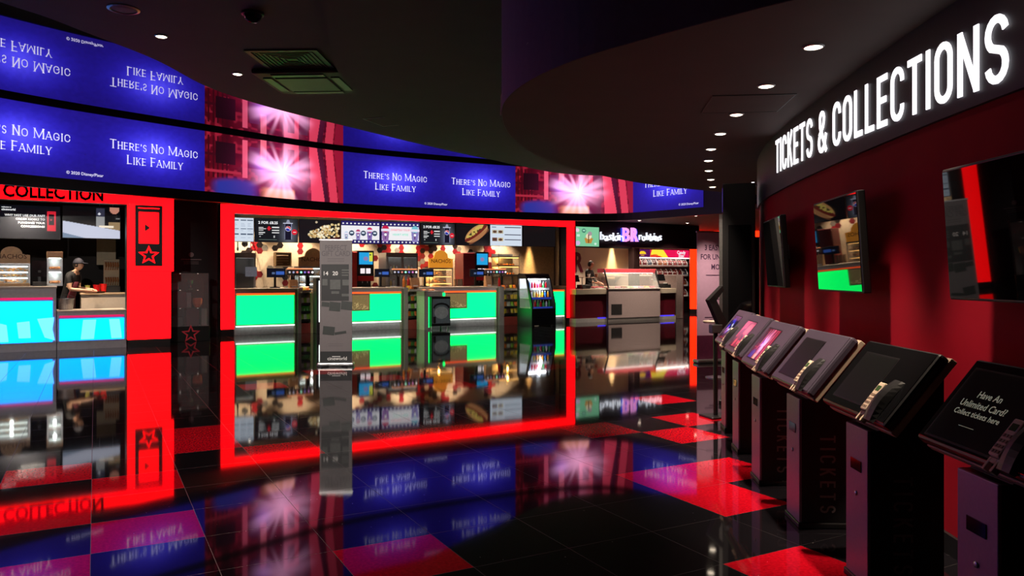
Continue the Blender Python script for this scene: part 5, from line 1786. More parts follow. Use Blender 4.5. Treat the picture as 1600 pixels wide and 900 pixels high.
t = thing('ice_cream_cabinet', 'pale grey ice cream serving cabinet with a slanted glass front', 'ice cream cabinet', W(s0, 18.44), A)
MB().rbox(0, L, .0, .85, .1, .98, .01).build('body', mat('pale_rose_laminate', rgb(190, 170, 172), .45, var=.04), t)
MB().box(.02, L - .02, .04, .8, 0, .1).build('plinth', M_GREYLAM, t)
gr = MB()
for k in range(7): gr.box(.12, .12 + L * .19, -.004, .002, .22 + .042 * k, .245 + .042 * k)
gr.box(.11, .13 + L * .19, -.003, .003, .2, .53)
gr.build('vent_grille', M_GREYDARK, t)
MB().rbox(-.01, L + .01, -.015, .87, .98, 1.02, .008).build('rim', mat('rim_white', rgb(226, 216, 214), .35), t)
zg = 1.62
MB().add([(.02, .0, 1.02), (L - .02, .0, 1.02), (L - .02, .22, zg - .12), (.02, .22, zg - .12)], [(0, 1, 2, 3)]).add([(.02, .01, 1.02), (L - .02, .01, 1.02), (L - .02, .23, zg - .12), (.02, .23, zg - .12)], [(0, 1, 2, 3)]).build('glass_front', M_GLASS, t)
for x in (0, L - .03):
    MB().prism([(-.005, 1.02), (.03, 1.02), (.27, zg), (.21, zg)], x, x + .03, 'x').build('side_bar', M_BLACK, t)
    MB().prism([(.0, 1.02), (.5, 1.02), (.5, zg), (.25, zg)], x + .01, x + .018, 'x').build('end_glass', M_GLASS, t)
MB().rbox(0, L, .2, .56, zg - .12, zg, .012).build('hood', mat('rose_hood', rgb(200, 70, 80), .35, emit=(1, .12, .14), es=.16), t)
MB().box(.05, L - .05, .3, .34, zg - .14, zg - .121).build('hood_light', mat('hood_light', (1, 1, 1), emit=(1, .9, .85), es=3.0, var=0), t)
ICE = [rgb(240, 226, 200), rgb(236, 170, 180), rgb(150, 96, 70), rgb(190, 226, 190), rgb(246, 240, 236), rgb(214, 190, 226), rgb(236, 200, 140), rgb(200, 110, 130)]
for k in range(8):
    c_ = ICE[k]
    for r in range(1):
        x = .12 + (L - .24) * (k + .5) / 8
        MB().rbox(x - (L - .24) / 18, x + (L - .24) / 18, .1, .52, 1.021, 1.075, .012).build('ice_cream_tub', mat('ice_cream_%s' % 'abcdefgh'[k], c_, .7, var=.08, scale=40), t)
t, s_, L_ = parl('right parlour counter with a dark maroon front and blue glow at its foot', 1030, 1056, 1.0, M_MAROON)
MB().box(0.02, L_ * .9, .0, .028, .1, .135).build('kick_light', M_BLUEK, t)
s0, s1 = sz(1055, 0, 18.6)[0], sz(1066, 0, 18.6)[0]
t = thing('parlour_end_panel', 'grey upright end panel of the ice cream counter', 'panel', W(s0 + .06, 18.62), A)
MB().rbox(0, s1 - s0, 0, .9, 0, 1.42, .01).build('panel', mat('grey_pink_laminate', rgb(150, 132, 130), .45), t)
MB().rbox(s1 - s0, s1 - s0 + .05, .02, .88, 0, 1.40, .006).build('red_edge', M_MAROON, t)
zb_ = sz(1030, 437, 20.6)[1]
s0, s1 = sz(1020, 0, 20.6)[0], sz(1064, 0, 20.6)[0]
t = thing('parlour_screen_wall', 'low beige partition behind the parlour till', 'partition', W(s0, 20.6), A)
MB().rbox(0, s1 - s0, 0, .1, 0, zb_, .008).build('panel', mat('beige_partition', rgb(150, 134, 118), .6), t)
MB().rbox(-.01, s1 - s0 + .01, -.01, .11, zb_, zb_ + .025, .006).build('cap', M_CREAM, t)
# tills and small things
def pos2(label, u0, u1, v0, v1, d, z=1.001):
    c0, wv, z0, z1 = item(u0, u1, v0, v1, d)
    t = thing('till_terminal', label, 'till', W(c0, d, z), A)
    MB().rbox(-.11, .11, -.05, .2, 0, .03, .008).build('base', M_BLACK, t)
    MB().tube([(0, .08, .03), (0, .08, z0 - z + .05)], .025).build('stand', M_BLACK, t)
    MB().prism([(.0, z0 - z), (.03, z0 - z - .01), (.11, z1 - z - .01), (.08, z1 - z)], -wv / 2, wv / 2, 'x').build('display_housing', M_GLOSSBLACK, t)
pos2('black tilted till on the right parlour counter', 1022.5, 1040, 428.5, 438.5, 18.8)
pos2('black till at the left end of the parlour counter, half behind the red column', 896, 906, 430, 440, 18.95)
c0, wv, z0, z1 = item(1038.5, 1051, 445, 453, 18.7)
t = thing('receipt_printer', 'dark receipt printer on the right parlour counter', 'printer', W(c0 - wv / 2, 18.75, 1.001), A)
MB().rbox(0, wv * .6, 0, .2, 0, .15, .02).build('body', M_BLACK, t)
MB().rbox(wv * .64, wv, .02, .18, 0, .12, .02).build('card_machine', M_BLACK, t)
MB().box(wv * .1, wv * .5, .03, .05, .149, .18).build('paper', M_WHITE, t)
c0, wv, z0, z1 = item(907, 921, 447, 454, 18.75)
t = thing('card_printer', 'low black machine on the left parlour counter', 'machine', W(c0 - wv / 2, 18.7, 1.001), A)
MB().rbox(0, wv, 0, .25, 0, .13, .02).build('body', M_BLACK, t)
MB().rbox(.03, wv * .5, -.004, .0, .03, .09, .003).build('keys', M_GREYDARK, t)
c0, wv, z0, z1 = item(927, 944, 449.5, 455, 18.65)
t = thing('topping_tray', 'pale tray of pink sweets on the left parlour counter', 'tray', W(c0 - wv / 2, 18.56, 1.001), A)
MB().rbox(0, wv, 0, .3, 0, .035, .01).build('tray', M_WHITE, t)
mb = MB(); rnd = random.Random(5)
for q in range(30): mb.ball((rnd.uniform(.05, wv - .05), rnd.uniform(.05, .25), .05), .03, sub=1)
mb.build('sweets', mat('pink_sweet', rgb(230, 110, 120), .5, var=.25, scale=30), t)['kind'] = 'stuff'
# glass shelf with cups in front of the worker
c0, wv, z0, z1 = item(912, 934, 433, 455, 18.95)
t = thing('glass_shelf', 'clear serving shelf standing on the left parlour counter', 'shelf', W(c0 - wv / 2, 18.95, 1.001), A)
MB().rbox(0, wv, 0, .28, z1 - 1.001 - .02, z1 - 1.001, .004).build('shelf_top', mat('pale_shelf', rgb(200, 176, 156), .3), t)
for x in (.03, wv - .05): MB().box(x, x + .02, .12, .14, 0, z1 - 1.021).build('upright', M_STEEL, t)
zs_ = z1 + .001
for k, (u, m, n) in enumerate(((920, M_WHITE, 'white'), (926, M_BLACK, 'black'), (931.5, mat('amber_cup', rgb(190, 110, 70), .5), 'amber'))):
    s, _ = sz(u, 0, 19.05)
    cup('tasting_cup', n + ' small cup on the clear serving shelf of the parlour', W(s, 19.05, zs_), .05, .09, m, group='cups on the serving shelf')
# round lit shelf on the back wall
c0, wv, z0, z1 = item(944, 963, 421, 433, 21.2)
t = thing('wall_shelf', 'small cream shelf on the parlour back wall under the glowing spot of light', 'shelf', W(c0 - wv / 2, 21.2, z0), A)
MB().rbox(0, wv + .5, 0, .39, 0, .07, .01).build('shelf_board', M_CREAM, t)
for x in (.2, wv + .25): MB().prism([(.39, 0), (.39, -.2), (.1, 0)], x, x + .03, 'x').build('bracket', M_STEEL, t)
# big R on the back wall
t = thing('wall_lettering', 'large maroon letter R partly hidden behind the right red column', 'lettering', W(sz(897, 0, 21.55)[0], 21.57, sz(905, 424, 21.55)[1]), A)
V, Fc = txt('R', 1.0, align='LEFT', off=.03, ext=.01)
hgt = sz(905, 394, 21.55)[1] - sz(905, 424, 21.55)[1]
w_ = sz(912, 0, 21.55)[0] - sz(897, 0, 21.55)[0]
xs = max(p[0] for p in V); ys = max(p[1] for p in V)
MB().add([(p[0] / xs * w_, -p[2], p[1] / ys * hgt) for p in V], Fc).build('letter', mat('maroon_vinyl', rgb(110, 24, 54), .5), t, fix=False)
# dark pillar between parlour and sweets
c0, wv, z0, z1 = item(990.5, 999.5, 380, 480, 20.3)
o = MB().rbox(0, wv, 0, .3, 0, 3.09, .008).build('pillar', mat('pillar_brown', rgb(46, 28, 28), .5), None, W(c0 - wv / 2, 20.3), A)
tag(o, 'dark pillar between the ice cream parlour and the pick and mix', 'room', None, 'structure')

# ---- pick and mix wall
DK = 21.6
k0, k1 = sz(999, 0, DK)[0], sz(1078, 0, DK)[0]
LK = k1 - k0
zk = lambda v, u=1040: sz(u, v, DK)[1]
t = thing('sweet_stand', 'pick and mix stand with a pink and yellow lit header', 'display stand', W(k0, DK), A)
MB().box(0, LK, .5, .55, .05, zk(386.5)).build('back_panel', mat('stand_pink', rgb(170, 110, 110), .6), t)
MB().rbox(0, LK, .0, .55, zk(402.5), zk(390.5), .01).build('header_box', M_MAROON, t)
cv = Canvas(110, 30, rgb(226, 20, 80), asp=5)
cv.rect(0, 0, .2, 1, rgb(80, 20, 80)).disc(.06, .5, .3, rgb(250, 200, 40)).rect(.0, .3, .14, .42, rgb(120, 40, 90)).poly([(.2, .0), (.56, .0), (.46, 1), (.24, 1)], rgb(255, 224, 60)).disc(.30, .05, .38, rgb(236, 110, 40)).poly([(.2, 0), (.45, 0), (.40, .2), (.22, .35)], rgb(226, 60, 40))
picture(cv, 'header_picture', screen_mat('header_light', 1.1), t, lambda x, y: (LK * x, -.003, zk(402.5) + (zk(390.5) - zk(402.5)) * y))
mb = MB()
put_text(mb, 'Candy', .17, lambda x, y, z: (LK * .82 + x, -.006, zk(396.5) + y), off=.03)
put_text(mb, 'Stop', .15, lambda x, y, z: (LK * .82 + x, -.006, zk(401.2) + y), off=.03)
mb.build('lettering', M_SIGNW, t, fix=False)
MB().rbox(0, LK, .0, .55, zk(389.5), zk(384), .01).build('top_canopy', mat('canopy_tan', rgb(190, 170, 130), .5), t)
MB().box(.05, LK - .05, .02, .06, zk(403.6), zk(402.7)).build('header_lamp', mat('stand_lamp', (1, 1, 1), emit=(1, .85, .75), es=12.0, var=0), t)
MB().rbox(0, LK, .08, .5, 0.0, .42, .01).build('base', M_BLACK, t)
rows = [(404, 416), (419, 431), (434.5, 447), (451, 463.5)]
for r, (va, vb) in enumerate(rows):
    MB().box(0, LK, .12, .5, zk(vb) - .03, zk(vb) - .005).build('shelf', mat('shelf_tan', rgb(206, 186, 160), .4), t)
SW = [rgb(190, 70, 60), rgb(150, 60, 70), rgb(120, 140, 160), rgb(110, 60, 60), rgb(190, 110, 60), rgb(210, 120, 70), rgb(170, 50, 60), rgb(190, 90, 90), rgb(180, 80, 80), rgb(160, 50, 50)]
SWM = [mat('sweets_%s' % 'abcdefghij'[k], SW[k], .5, var=.35, scale=45) for k in range(10)]
M_ACR = mat('clear_acrylic', (.9, .88, .86), .05, alpha=.18, var=0)
M_LID = mat('acrylic_white_edge', rgb(236, 226, 214), .3, emit=(1, .9, .8), es=.10, var=0)
_bn = {}
def sweet_bin(loc, k, w_, h_, label, group):
    key = k
    if key not in _bn:
        b = thing('sweet_bin', label, 'bin', loc, A, group)
        MB().rbox(.02, w_ - .02, .05, .3, .03, h_ * .78, .02).build('sweets', SWM[k], b)['kind'] = 'stuff'
        MB().prism([(.0, 0), (.34, 0), (.34, h_), (.12, h_), (.0, h_ * .45)], .004, .012, 'x').prism([(.0, 0), (.34, 0), (.34, h_), (.12, h_), (.0, h_ * .45)], w_ - .012, w_ - .004, 'x').build('side_walls', M_ACR, b)
        fr = MB().box(0, w_, -.004, .012, 0, .05)
        fr.prism([(.0, 0), (.03, 0), (.03, h_ * .5), (.15, h_), (.12, h_), (.0, h_ * .45)], w_ - .035, w_ - .006, 'x')
        fr.build('white_edge', M_LID, b)
        MB().prism([(.005, h_ * .45), (.0, h_ * .47), (.12, h_), (.125, h_ - .01)], .012, w_ - .03, 'x').build('flap', M_ACR, b)
        _bn[key] = b
    else:
        b = dup(_bn[key], loc, None, label, group)
    return b
nb = 10
bw = LK / nb
for r, (va, vb) in enumerate(rows):
    for k in range(nb):
        if r >= 2 and k < 8: continue
        h_ = zk(va) - zk(vb) - .02
        sweet_bin(W(k0 + bw * k + .01, DK + .1, zk(vb)), (k + 3 * r) % 10, bw * .94, .27, f'{ORD[k]} sweet bin from the pillar in the {["top", "second", "third", "bottom"][r]} row of the pick and mix', 'sweet bins of the pick and mix')

# ================================================================== banners and oddments in the lobby
def flr(u, v):
    Y = F * CAM_H / (v - HV)
    return (u - 800) / F * Y, Y
gx, gy = flr(525, 572)
k_ = gy / F
t = thing('gift_card_banner', 'tall grey pull-up banner about gift cards standing in the lobby', 'banner', (gx, gy, 0), math.radians(4))
hw = 25 * k_
hz = lambda v: CAM_H - (v - HV) * k_
M_BAN = mat('banner_grey', rgb(92, 86, 87), .6, var=.03)
MB().rbox(-hw, hw, -.006, .006, .05, hz(375), .002).build('fabric', M_BAN, t)
MB().rbox(-hw - .03, hw + .03, -.09, .09, 0, .06, .02).build('base', M_STEEL, t)
MB().rbox(-hw - .01, hw + .01, -.012, .012, hz(375) - .01, hz(375) + .015, .004).build('top_rail', M_STEEL, t)
MB().tube([(0, .02, .05), (0, .02, hz(376))], .008).build('support_pole', M_STEEL, t)
ft = MB(); ft.tube([(-hw * .8, -.16, .012), (hw * .8, .16, .012)], .008); ft.tube([(-hw * .8, .16, .012), (hw * .8, -.16, .012)], .008)
ft.build('feet', M_BLACK, t)
M_BD = mat('banner_dark', rgb(18, 20, 22), .6, var=.05)
M_BT = mat('banner_text_grey', rgb(68, 62, 66), .6, var=0)
bx = lambda u: (u - 525) * k_
MB().box(bx(502.5), bx(545), -.009, -.007, hz(470), hz(413)).build('dark_picture', M_BD, t)
MB().box(bx(501), bx(549.5), -.009, -.007, .06, hz(549)).build('dark_foot_panel', M_BD, t)
g = MB()
for u0, u1, v0, v1 in ((504, 512, 436, 446), (516, 532, 437, 452), (535, 545, 437, 446), (518, 530, 455, 459), (534, 545, 459, 463), (534, 545, 425, 427), (534, 545, 421, 423), (534, 544, 429, 431)):
    g.box(bx(u0), bx(u1), -.011, -.0092, hz(v1), hz(v0))
g.build('picture_cards', mat('banner_mid_grey', rgb(68, 70, 68), .6), t)
for u0, u1, v0, v1, a in ((503, 515, 472, 479, 0), (515, 532, 472, 486, 0), (533, 550, 471, 484, 0), (505, 523, 510, 523, 0), (523, 541, 518, 522, -.25)):
    cx, cz = bx((u0 + u1) / 2), hz((v0 + v1) / 2)
    g = MB().box((u0 - u1) / 2 * k_, (u1 - u0) / 2 * k_, -.012, -.0092, (v0 - v1) / 2 * k_, (v1 - v0) / 2 * k_, 0, Matrix.Translation((cx, 0, cz)) @ Matrix.Rotation(a + .1, 4, 'Y'))
    g.build('gift_card', mat('banner_card_slate', rgb(32, 38, 35), .5), t)
tx = MB()
for s_, u, v, h in (('PERFECT', 525, 391, .115), ('GIFT CARD', 525, 400, .115)):
    put_text(tx, s_, h, lambda x, y, z: (bx(u) + x, -.0085, hz(v) + y), off=.012, sx=.76)
for v in (404, 407.5): tx.box(bx(512), bx(538), -.0085, -.0075, hz(v + .8), hz(v))
for v in (537, 540): tx.box(bx(513), bx(536), -.0085, -.0075, hz(v + .5), hz(v))
tx.build('lettering', M_BT, t, fix=False)
tx = MB()
put_text(tx, '14', .085, lambda x, y, z: (bx(509) + x, -.0105, hz(430) + y), off=.02)
put_text(tx, '20', .085, lambda x, y, z: (bx(524) + x, -.0105, hz(430) + y), off=.02)
put_text(tx, 'cineworld', .075, lambda x, y, z: (bx(527) + x, -.0105, hz(562.5) + y), off=.012)
tx.box(bx(519), bx(532), -.0105, -.0095, hz(557.5), hz(556.5))
tx.build('pale_lettering', mat('banner_white_text', rgb(200, 200, 198), .6, var=0), t, fix=False)

ux, uy = flr(1125, 566)
k2 = uy / F
t = thing('unlimited_banner', 'pale purple pull-up banner reading 3 EASY STEPS FOR UNLIMITED MOVIES near the far portal', 'banner', (ux, uy, 0), math.radians(16))
hw = .42
ht = CAM_H + (431 - 363) * k2
MB().rbox(-hw, hw, -.006, .006, .05, ht, .002).build('fabric', mat('banner_lilac', rgb(200, 160, 192), .6, var=.03), t)
MB().rbox(-hw - .03, hw + .03, -.09, .09, 0, .06, .02).build('base', M_STEEL, t)
MB().rbox(-hw - .01, hw + .01, -.012, .012, ht - .01, ht + .015, .004).build('top_rail', M_STEEL, t)
MB().tube([(0, .02, .05), (0, .02, ht - .02)], .008).build('support_pole', M_STEEL, t)
tx = MB()
for s_, z, h in (('3 EASY STEPS', ht - .29, .12), ('FOR UNLIMITED', ht - .44, .12), ('MOVIES', ht - .60, .12), ('1', ht - .95, .1), ('2', ht - 1.28, .1)):
    put_text(tx, s_, h, lambda x, y, z_: (x, -.0085, z + y), off=.016, sx=.82)
for z, w_ in ((ht - .70, .26), (ht - 1.04, .2), (ht - 1.09, .26), (ht - 1.38, .28), (ht - 1.42, .2)): tx.box(-w_, w_, -.0085, -.0075, z, z + .012)
tx.build('lettering', mat('banner_purple_text', rgb(70, 44, 80), .6, var=0), t, fix=False)
MB().box(-hw, hw, -.008, -.0065, .06, .44).build('dark_foot_panel', mat('banner_plum', rgb(90, 24, 60), .6), t)

tx_, ty_ = flr(1108, 590)
t = thing('side_table', 'small round pale topped table in front of the unlimited banner', 'table', (tx_ + .1, ty_, 0), 0)
zt_ = CAM_H - (501 - HV) * ty_ / F
MB().lathe([(.17, 0), (.18, .008), (.18, .022), (.17, .03)], 28, c=(0, 0, zt_ - .03)).build('top', M_CREAM, t)
MB().lathe([(.02, .02), (.02, zt_ - .04), (.06, zt_ - .03)], 12).build('stem', M_STEEL, t)
MB().lathe([(.15, 0), (.15, .01), (.03, .03)], 24).build('foot', M_STEEL, t)
bx_, by_ = 2.13, 7.95
t = thing('tablet_stand', 'black angular arm stand between the unlimited banner and the totem', 'stand', (2.02, 7.62, 0), math.radians(20))
MB().rbox(-.12, .12, -.12, .12, 0, .02, .008).build('base', M_BLACK, t)
MB().tube([(0, 0, .02), (0, 0, .90)], .022).build('pole', M_BLACK, t)
ar = MB()
ar.prism([(.05, .86), (.11, .94), (-.03, 1.20), (-.10, 1.16)], -.03, .03, 'y')
ar.prism([(-.10, 1.16), (-.05, 1.11), (.08, 1.26), (.06, 1.30)], -.03, .03, 'y')
ar.build('bent_arm', M_BLACK, t)
MB().rbox(-.06, .06, -.035, .035, .83, .92, .01).build('joint', M_GREYDARK, t)

# ================================================================== ceiling fittings
_dl = {}
def downlight(label, x, y, z, on=True, r=.06, power=0.0, col=(1, .80, .6), ang=75, group=None, blend=.6, aim=None):
    t = thing('downlight', label, 'downlight', (x, y, z), 0, group)
    ring = [(r * 1.25, 0), (r * 1.25, -.006), (r * 1.05, -.012), (r, -.004)]
    MB().lathe(ring, 20, caps=False).build('trim_ring', M_STEEL, t)
    if on:
        MB().lathe([(r, -.003), (r * .85, -.012), (r * .4, -.018)], 20).build('lens', M_LAMP, t)
    else:
        MB().lathe([(r, -.003), (r * .6, -.009), (r * .2, -.010)], 20).build('lens', M_LAMPOFF, t)
    if power > 0:
        ld = bpy.data.lights.new('downlight_lamp', 'SPOT')
        ld.energy = power
        ld.color = col
        ld.spot_size = math.radians(ang)
        ld.spot_blend = blend
        ld.shadow_soft_size = .04
        lo = bpy.data.objects.new('downlight_lamp', ld)
        COL.objects.link(lo)
        lo.location = (0, 0, -.03)
        if aim: lo.rotation_euler = (Vector(aim) - Vector((x, y, z - .03))).to_track_quat('-Z', 'Y').to_euler()
        lo.parent = t
    return t
krow = [(1.77, 4.51), (1.80, 5.44), (1.87, 6.40), (1.97, 7.26), (2.11, 8.14), (2.29, 8.95), (2.51, 9.8), (2.77, 10.7), (3.03, 11.6)]
for k, (x, y) in enumerate(krow):
    downlight(f'{ORD[k]} downlight from the near end of the row over the ticket kiosks', x, y, 2.75, True, .05, P_KIOSK if k < 6 else P_KIOSK * .6, group='downlights over the ticket kiosks', ang=48, blend=1.0, aim=(3.35, 12.35, .9) if k == 8 else None)
downlight('downlight in the low ceiling above the nearest kiosks, out of the top of the view', 1.78, 3.62, 2.75, True, .05, P_KIOSK * .8, ang=48, blend=1.0)
x, y = ceil_pt(252, 56, 3.8); downlight('lit downlight in the middle ceiling left of the air vents, nearer one', x, y, 3.8, True, .05, 160, ang=150)
x, y = ceil_pt(371, 115, 3.8); downlight('lit downlight in the middle ceiling beside the mirrored screen, farther one', x, y, 3.8, True, .05, 160, ang=150)
x, y = ceil_pt(193, 14, 3.8); downlight('large unlit round downlight in the middle ceiling at top left', x, y, 3.8, False, .11)
for k, (u, v, lab) in enumerate(((999, 344, 'above the baskin robbins sign'), (1087, 336.7, 'nearest the far orange portal'), (1074, 348, 'left of the orange portal'), (1060, 356, 'over the pick and mix'))):
    x, y = ceil_pt(u, v, 3.1); downlight('soffit downlight ' + lab, x, y, 3.1, True, .05, P_SPOT * (3 if k else 5), group='downlights in the shop soffit', ang=110)
for k, (u, lab) in enumerate(((30, 'over the left order collection screen'), (146, 'over the right order collection screen'))):
    s, _ = sz(u, 316, 17.5); p = W(s, 17.5); downlight('small soffit downlight ' + lab, p.x, p.y, 3.1, True, .04, P_SHOP * 1.2, group='downlights over the order collection counter', ang=100)
for k, (u, d, lab) in enumerate(((420, 19.3, 'over the plain green counter'), (505, 19.3, 'over the grey banner end of the snack counter'), (590, 19.3, 'over the popcorn window counter'), (680, 19.3, 'over the waste bin'), (765, 19.3, 'over the right snack rack'))):
    s, _ = sz(u, 0, d); p = W(s, d); downlight('small soffit downlight ' + lab, p.x, p.y, 3.1, True, .04, P_SHOP * .8, group='downlights over the snack counters', ang=95)
for k, (u, d, lab) in enumerate(((390, 21.5, 'over the narrow grey fridge'), (470, 21.5, 'over the wooden box shelf'), (560, 21.5, 'over the red sided drinks machine'), (640, 21.5, 'over the double door fridge'), (715, 21.5, 'over the grey cup towers'), (790, 21.5, 'over the amber food cabinet'))):
    s, _ = sz(u, 0, d); p = W(s, d); downlight('small back wall downlight ' + lab, p.x, p.y, 3.1, True, .04, P_SHOP, group='downlights along the back wall', ang=100)
s, _ = sz(831, 0, DB - .16); p = W(s, DB - .16)
downlight('wall washing downlight making the glow on the snack shop back wall', p.x, p.y, 3.1, True, .04, 1300, ang=27, col=(1, .62, .24), blend=.8)
s, _ = sz(960, 0, 21.45); p = W(s, 21.45)
downlight('wall washing downlight making the glow on the parlour back wall', p.x, p.y, 3.1, True, .04, 1800, ang=27, col=(1, .70, .34), blend=.8)
for u, d, lab in ((915, 20.3, 'over the parlour worker'), (975, 20.0, 'over the ice cream cabinet'), (1035, 20.3, 'over the parlour till')):
    s, _ = sz(u, 0, d); p = W(s, d); downlight('parlour downlight ' + lab, p.x, p.y, 3.1, True, .04, P_SHOP * 1.3, group='downlights in the parlour', ang=100)

for x, y, lab, pw, ang, aim in ((-4.3, 6.0, 'farthest left', 900, 36, (-8.2, 14.6, .5)), (-3.6, 6.1, 'second from the left', 170, 46, (-2.8, 12, .9)), (-2.9, 6.1, 'third from the left', 2300, 34, (-2.0, 16, 0)),
                            (-4.4, 3.8, 'near the left end', P_FILL * 2.2, 64, (-2.7, 4.7, 0))):
    downlight('added fill lamp in the middle ceiling, out of view, ' + lab, x, y, 3.8, True, .06, pw, group='added fill lamps above the lobby floor', ang=ang, blend=.6, col=(1, .9, .84), aim=aim)  # unseen lamps added as fill for the shop fronts, banner and left tiles
t = thing('light_tube', 'short white upright light tube on the red wall above the totem', 'light', (2.83, 9.02, 2.12))
MB().tube([(0, 0, 0), (0, 0, .38)], .018).build('tube', M_LETTER_WHITE, t)
br = MB()
for zz in (.05, .33): br.box(0, .16, -.012, .012, zz, zz + .02)
br.build('bracket', M_STEEL, t)
# four way air vent and cassette
def quad_px(pts, z): return [ceil_pt(u, v, z) for u, v in pts]
q = quad_px(((384, 80), (498, 80), (523, 106), (418, 107.5)), 3.795)
cx, cy = sum(p[0] for p in q) / 4, sum(p[1] for p in q) / 4
t = thing('air_vent', 'square louvred air vent in the middle ceiling', 'air vent', (cx, cy, 3.8), math.radians(-2))
M_VENT = mat('vent_grey', rgb(86, 92, 84), .5)
M_VENTDARK = mat('vent_dark', rgb(44, 44, 42), .6)
S = .39
def sq_ring(mb, s0, s1, z0, z1):
    mb.box(-s0, s0, -s0, -s1, z0, z1); mb.box(-s0, s0, s1, s0, z0, z1); mb.box(-s0, -s1, -s1, s1, z0, z1); mb.box(s1, s0, -s1, s1, z0, z1)
fr = MB(); sq_ring(fr, S, S - .05, -.015, 0); fr.build('frame', M_VENT, t)
MB().box(-S + .05, S - .05, -S + .05, S - .05, -.003, -.0005).build('back_plate', M_BLACK, t)
lv = MB()
for k in range(6):
    s1_ = S - .075 - .048 * k
    sq_ring(lv, s1_, s1_ - .011, -.012, -.003)
lv.build('louvres', M_VENT, t)
q = quad_px(((396, 113), (534, 113), (558, 147), (441, 148)), 3.74)
cx, cy = sum(p[0] for p in q) / 4, sum(p[1] for p in q) / 4
t = thing('air_conditioner', 'square ceiling air conditioner cassette behind the louvred vent', 'air conditioner', (cx, cy, 3.8), math.radians(-3))
S = .52
MB().rbox(-S, S, -S, S, -.06, -.002, .02).build('casing', M_VENTDARK, t)
MB().rbox(-S * .6, S * .6, -S * .6, S * .6, -.075, -.055, .01).build('intake_grille', M_BLACK, t)
for k in range(4):
    o = MB().rbox(-S * .6, S * .6, S * .68, S * .88, -.072, -.056, .006).build('air_flap', M_GREYDARK, t)
    o.rotation_euler = (0, 0, k * PI / 2)
q = ceil_pt(395, 20, 3.8)
t = thing('ceiling_speaker', 'small dark dome in the middle ceiling above the air vents', 'ceiling dome', (q[0], q[1], 3.8))
MB().lathe([(.10, 0), (.10, -.02), (.085, -.025)], 24).build('ring', M_BLACK, t)
MB().lathe([(.084, -.024), (.07, -.06), (.04, -.085), (.01, -.092)], 24).build('dome', M_GLOSSBLACK, t)
# access hatches
a = [ceil_pt(u, v, 3.795) for u, v in ((577, 184), (606, 182), (640, 195), (616, 197))]
hp = MB()
cxh, cyh = sum(p[0] for p in a) / 4, sum(p[1] for p in a) / 4
t = thing('access_hatch', 'pale edged access hatch in the middle ceiling near the blue mirrored panel', 'hatch', (cxh, cyh, 3.8), math.radians(-20))
MB().box(-.3, .3, -.3, .3, -.004, -.001).build('panel', M_CEIL, t)
fr = MB(); sq_ring(fr, .31, .297, -.008, 0); fr.build('edge', mat('pale_edge', rgb(190, 186, 176), .5), t)
x, y = ceil_pt(1190, 162, 2.75)
t = thing('access_hatch', 'square access hatch in the low ceiling beside the kiosk downlights', 'hatch', (x - .12, y, 2.75), math.radians(-6))
MB().box(-.3, .3, -.3, .3, -.004, -.001).build('panel', M_CEIL2, t)
fr = MB(); sq_ring(fr, .306, .298, -.006, 0); fr.build('edge', M_BLACK, t)

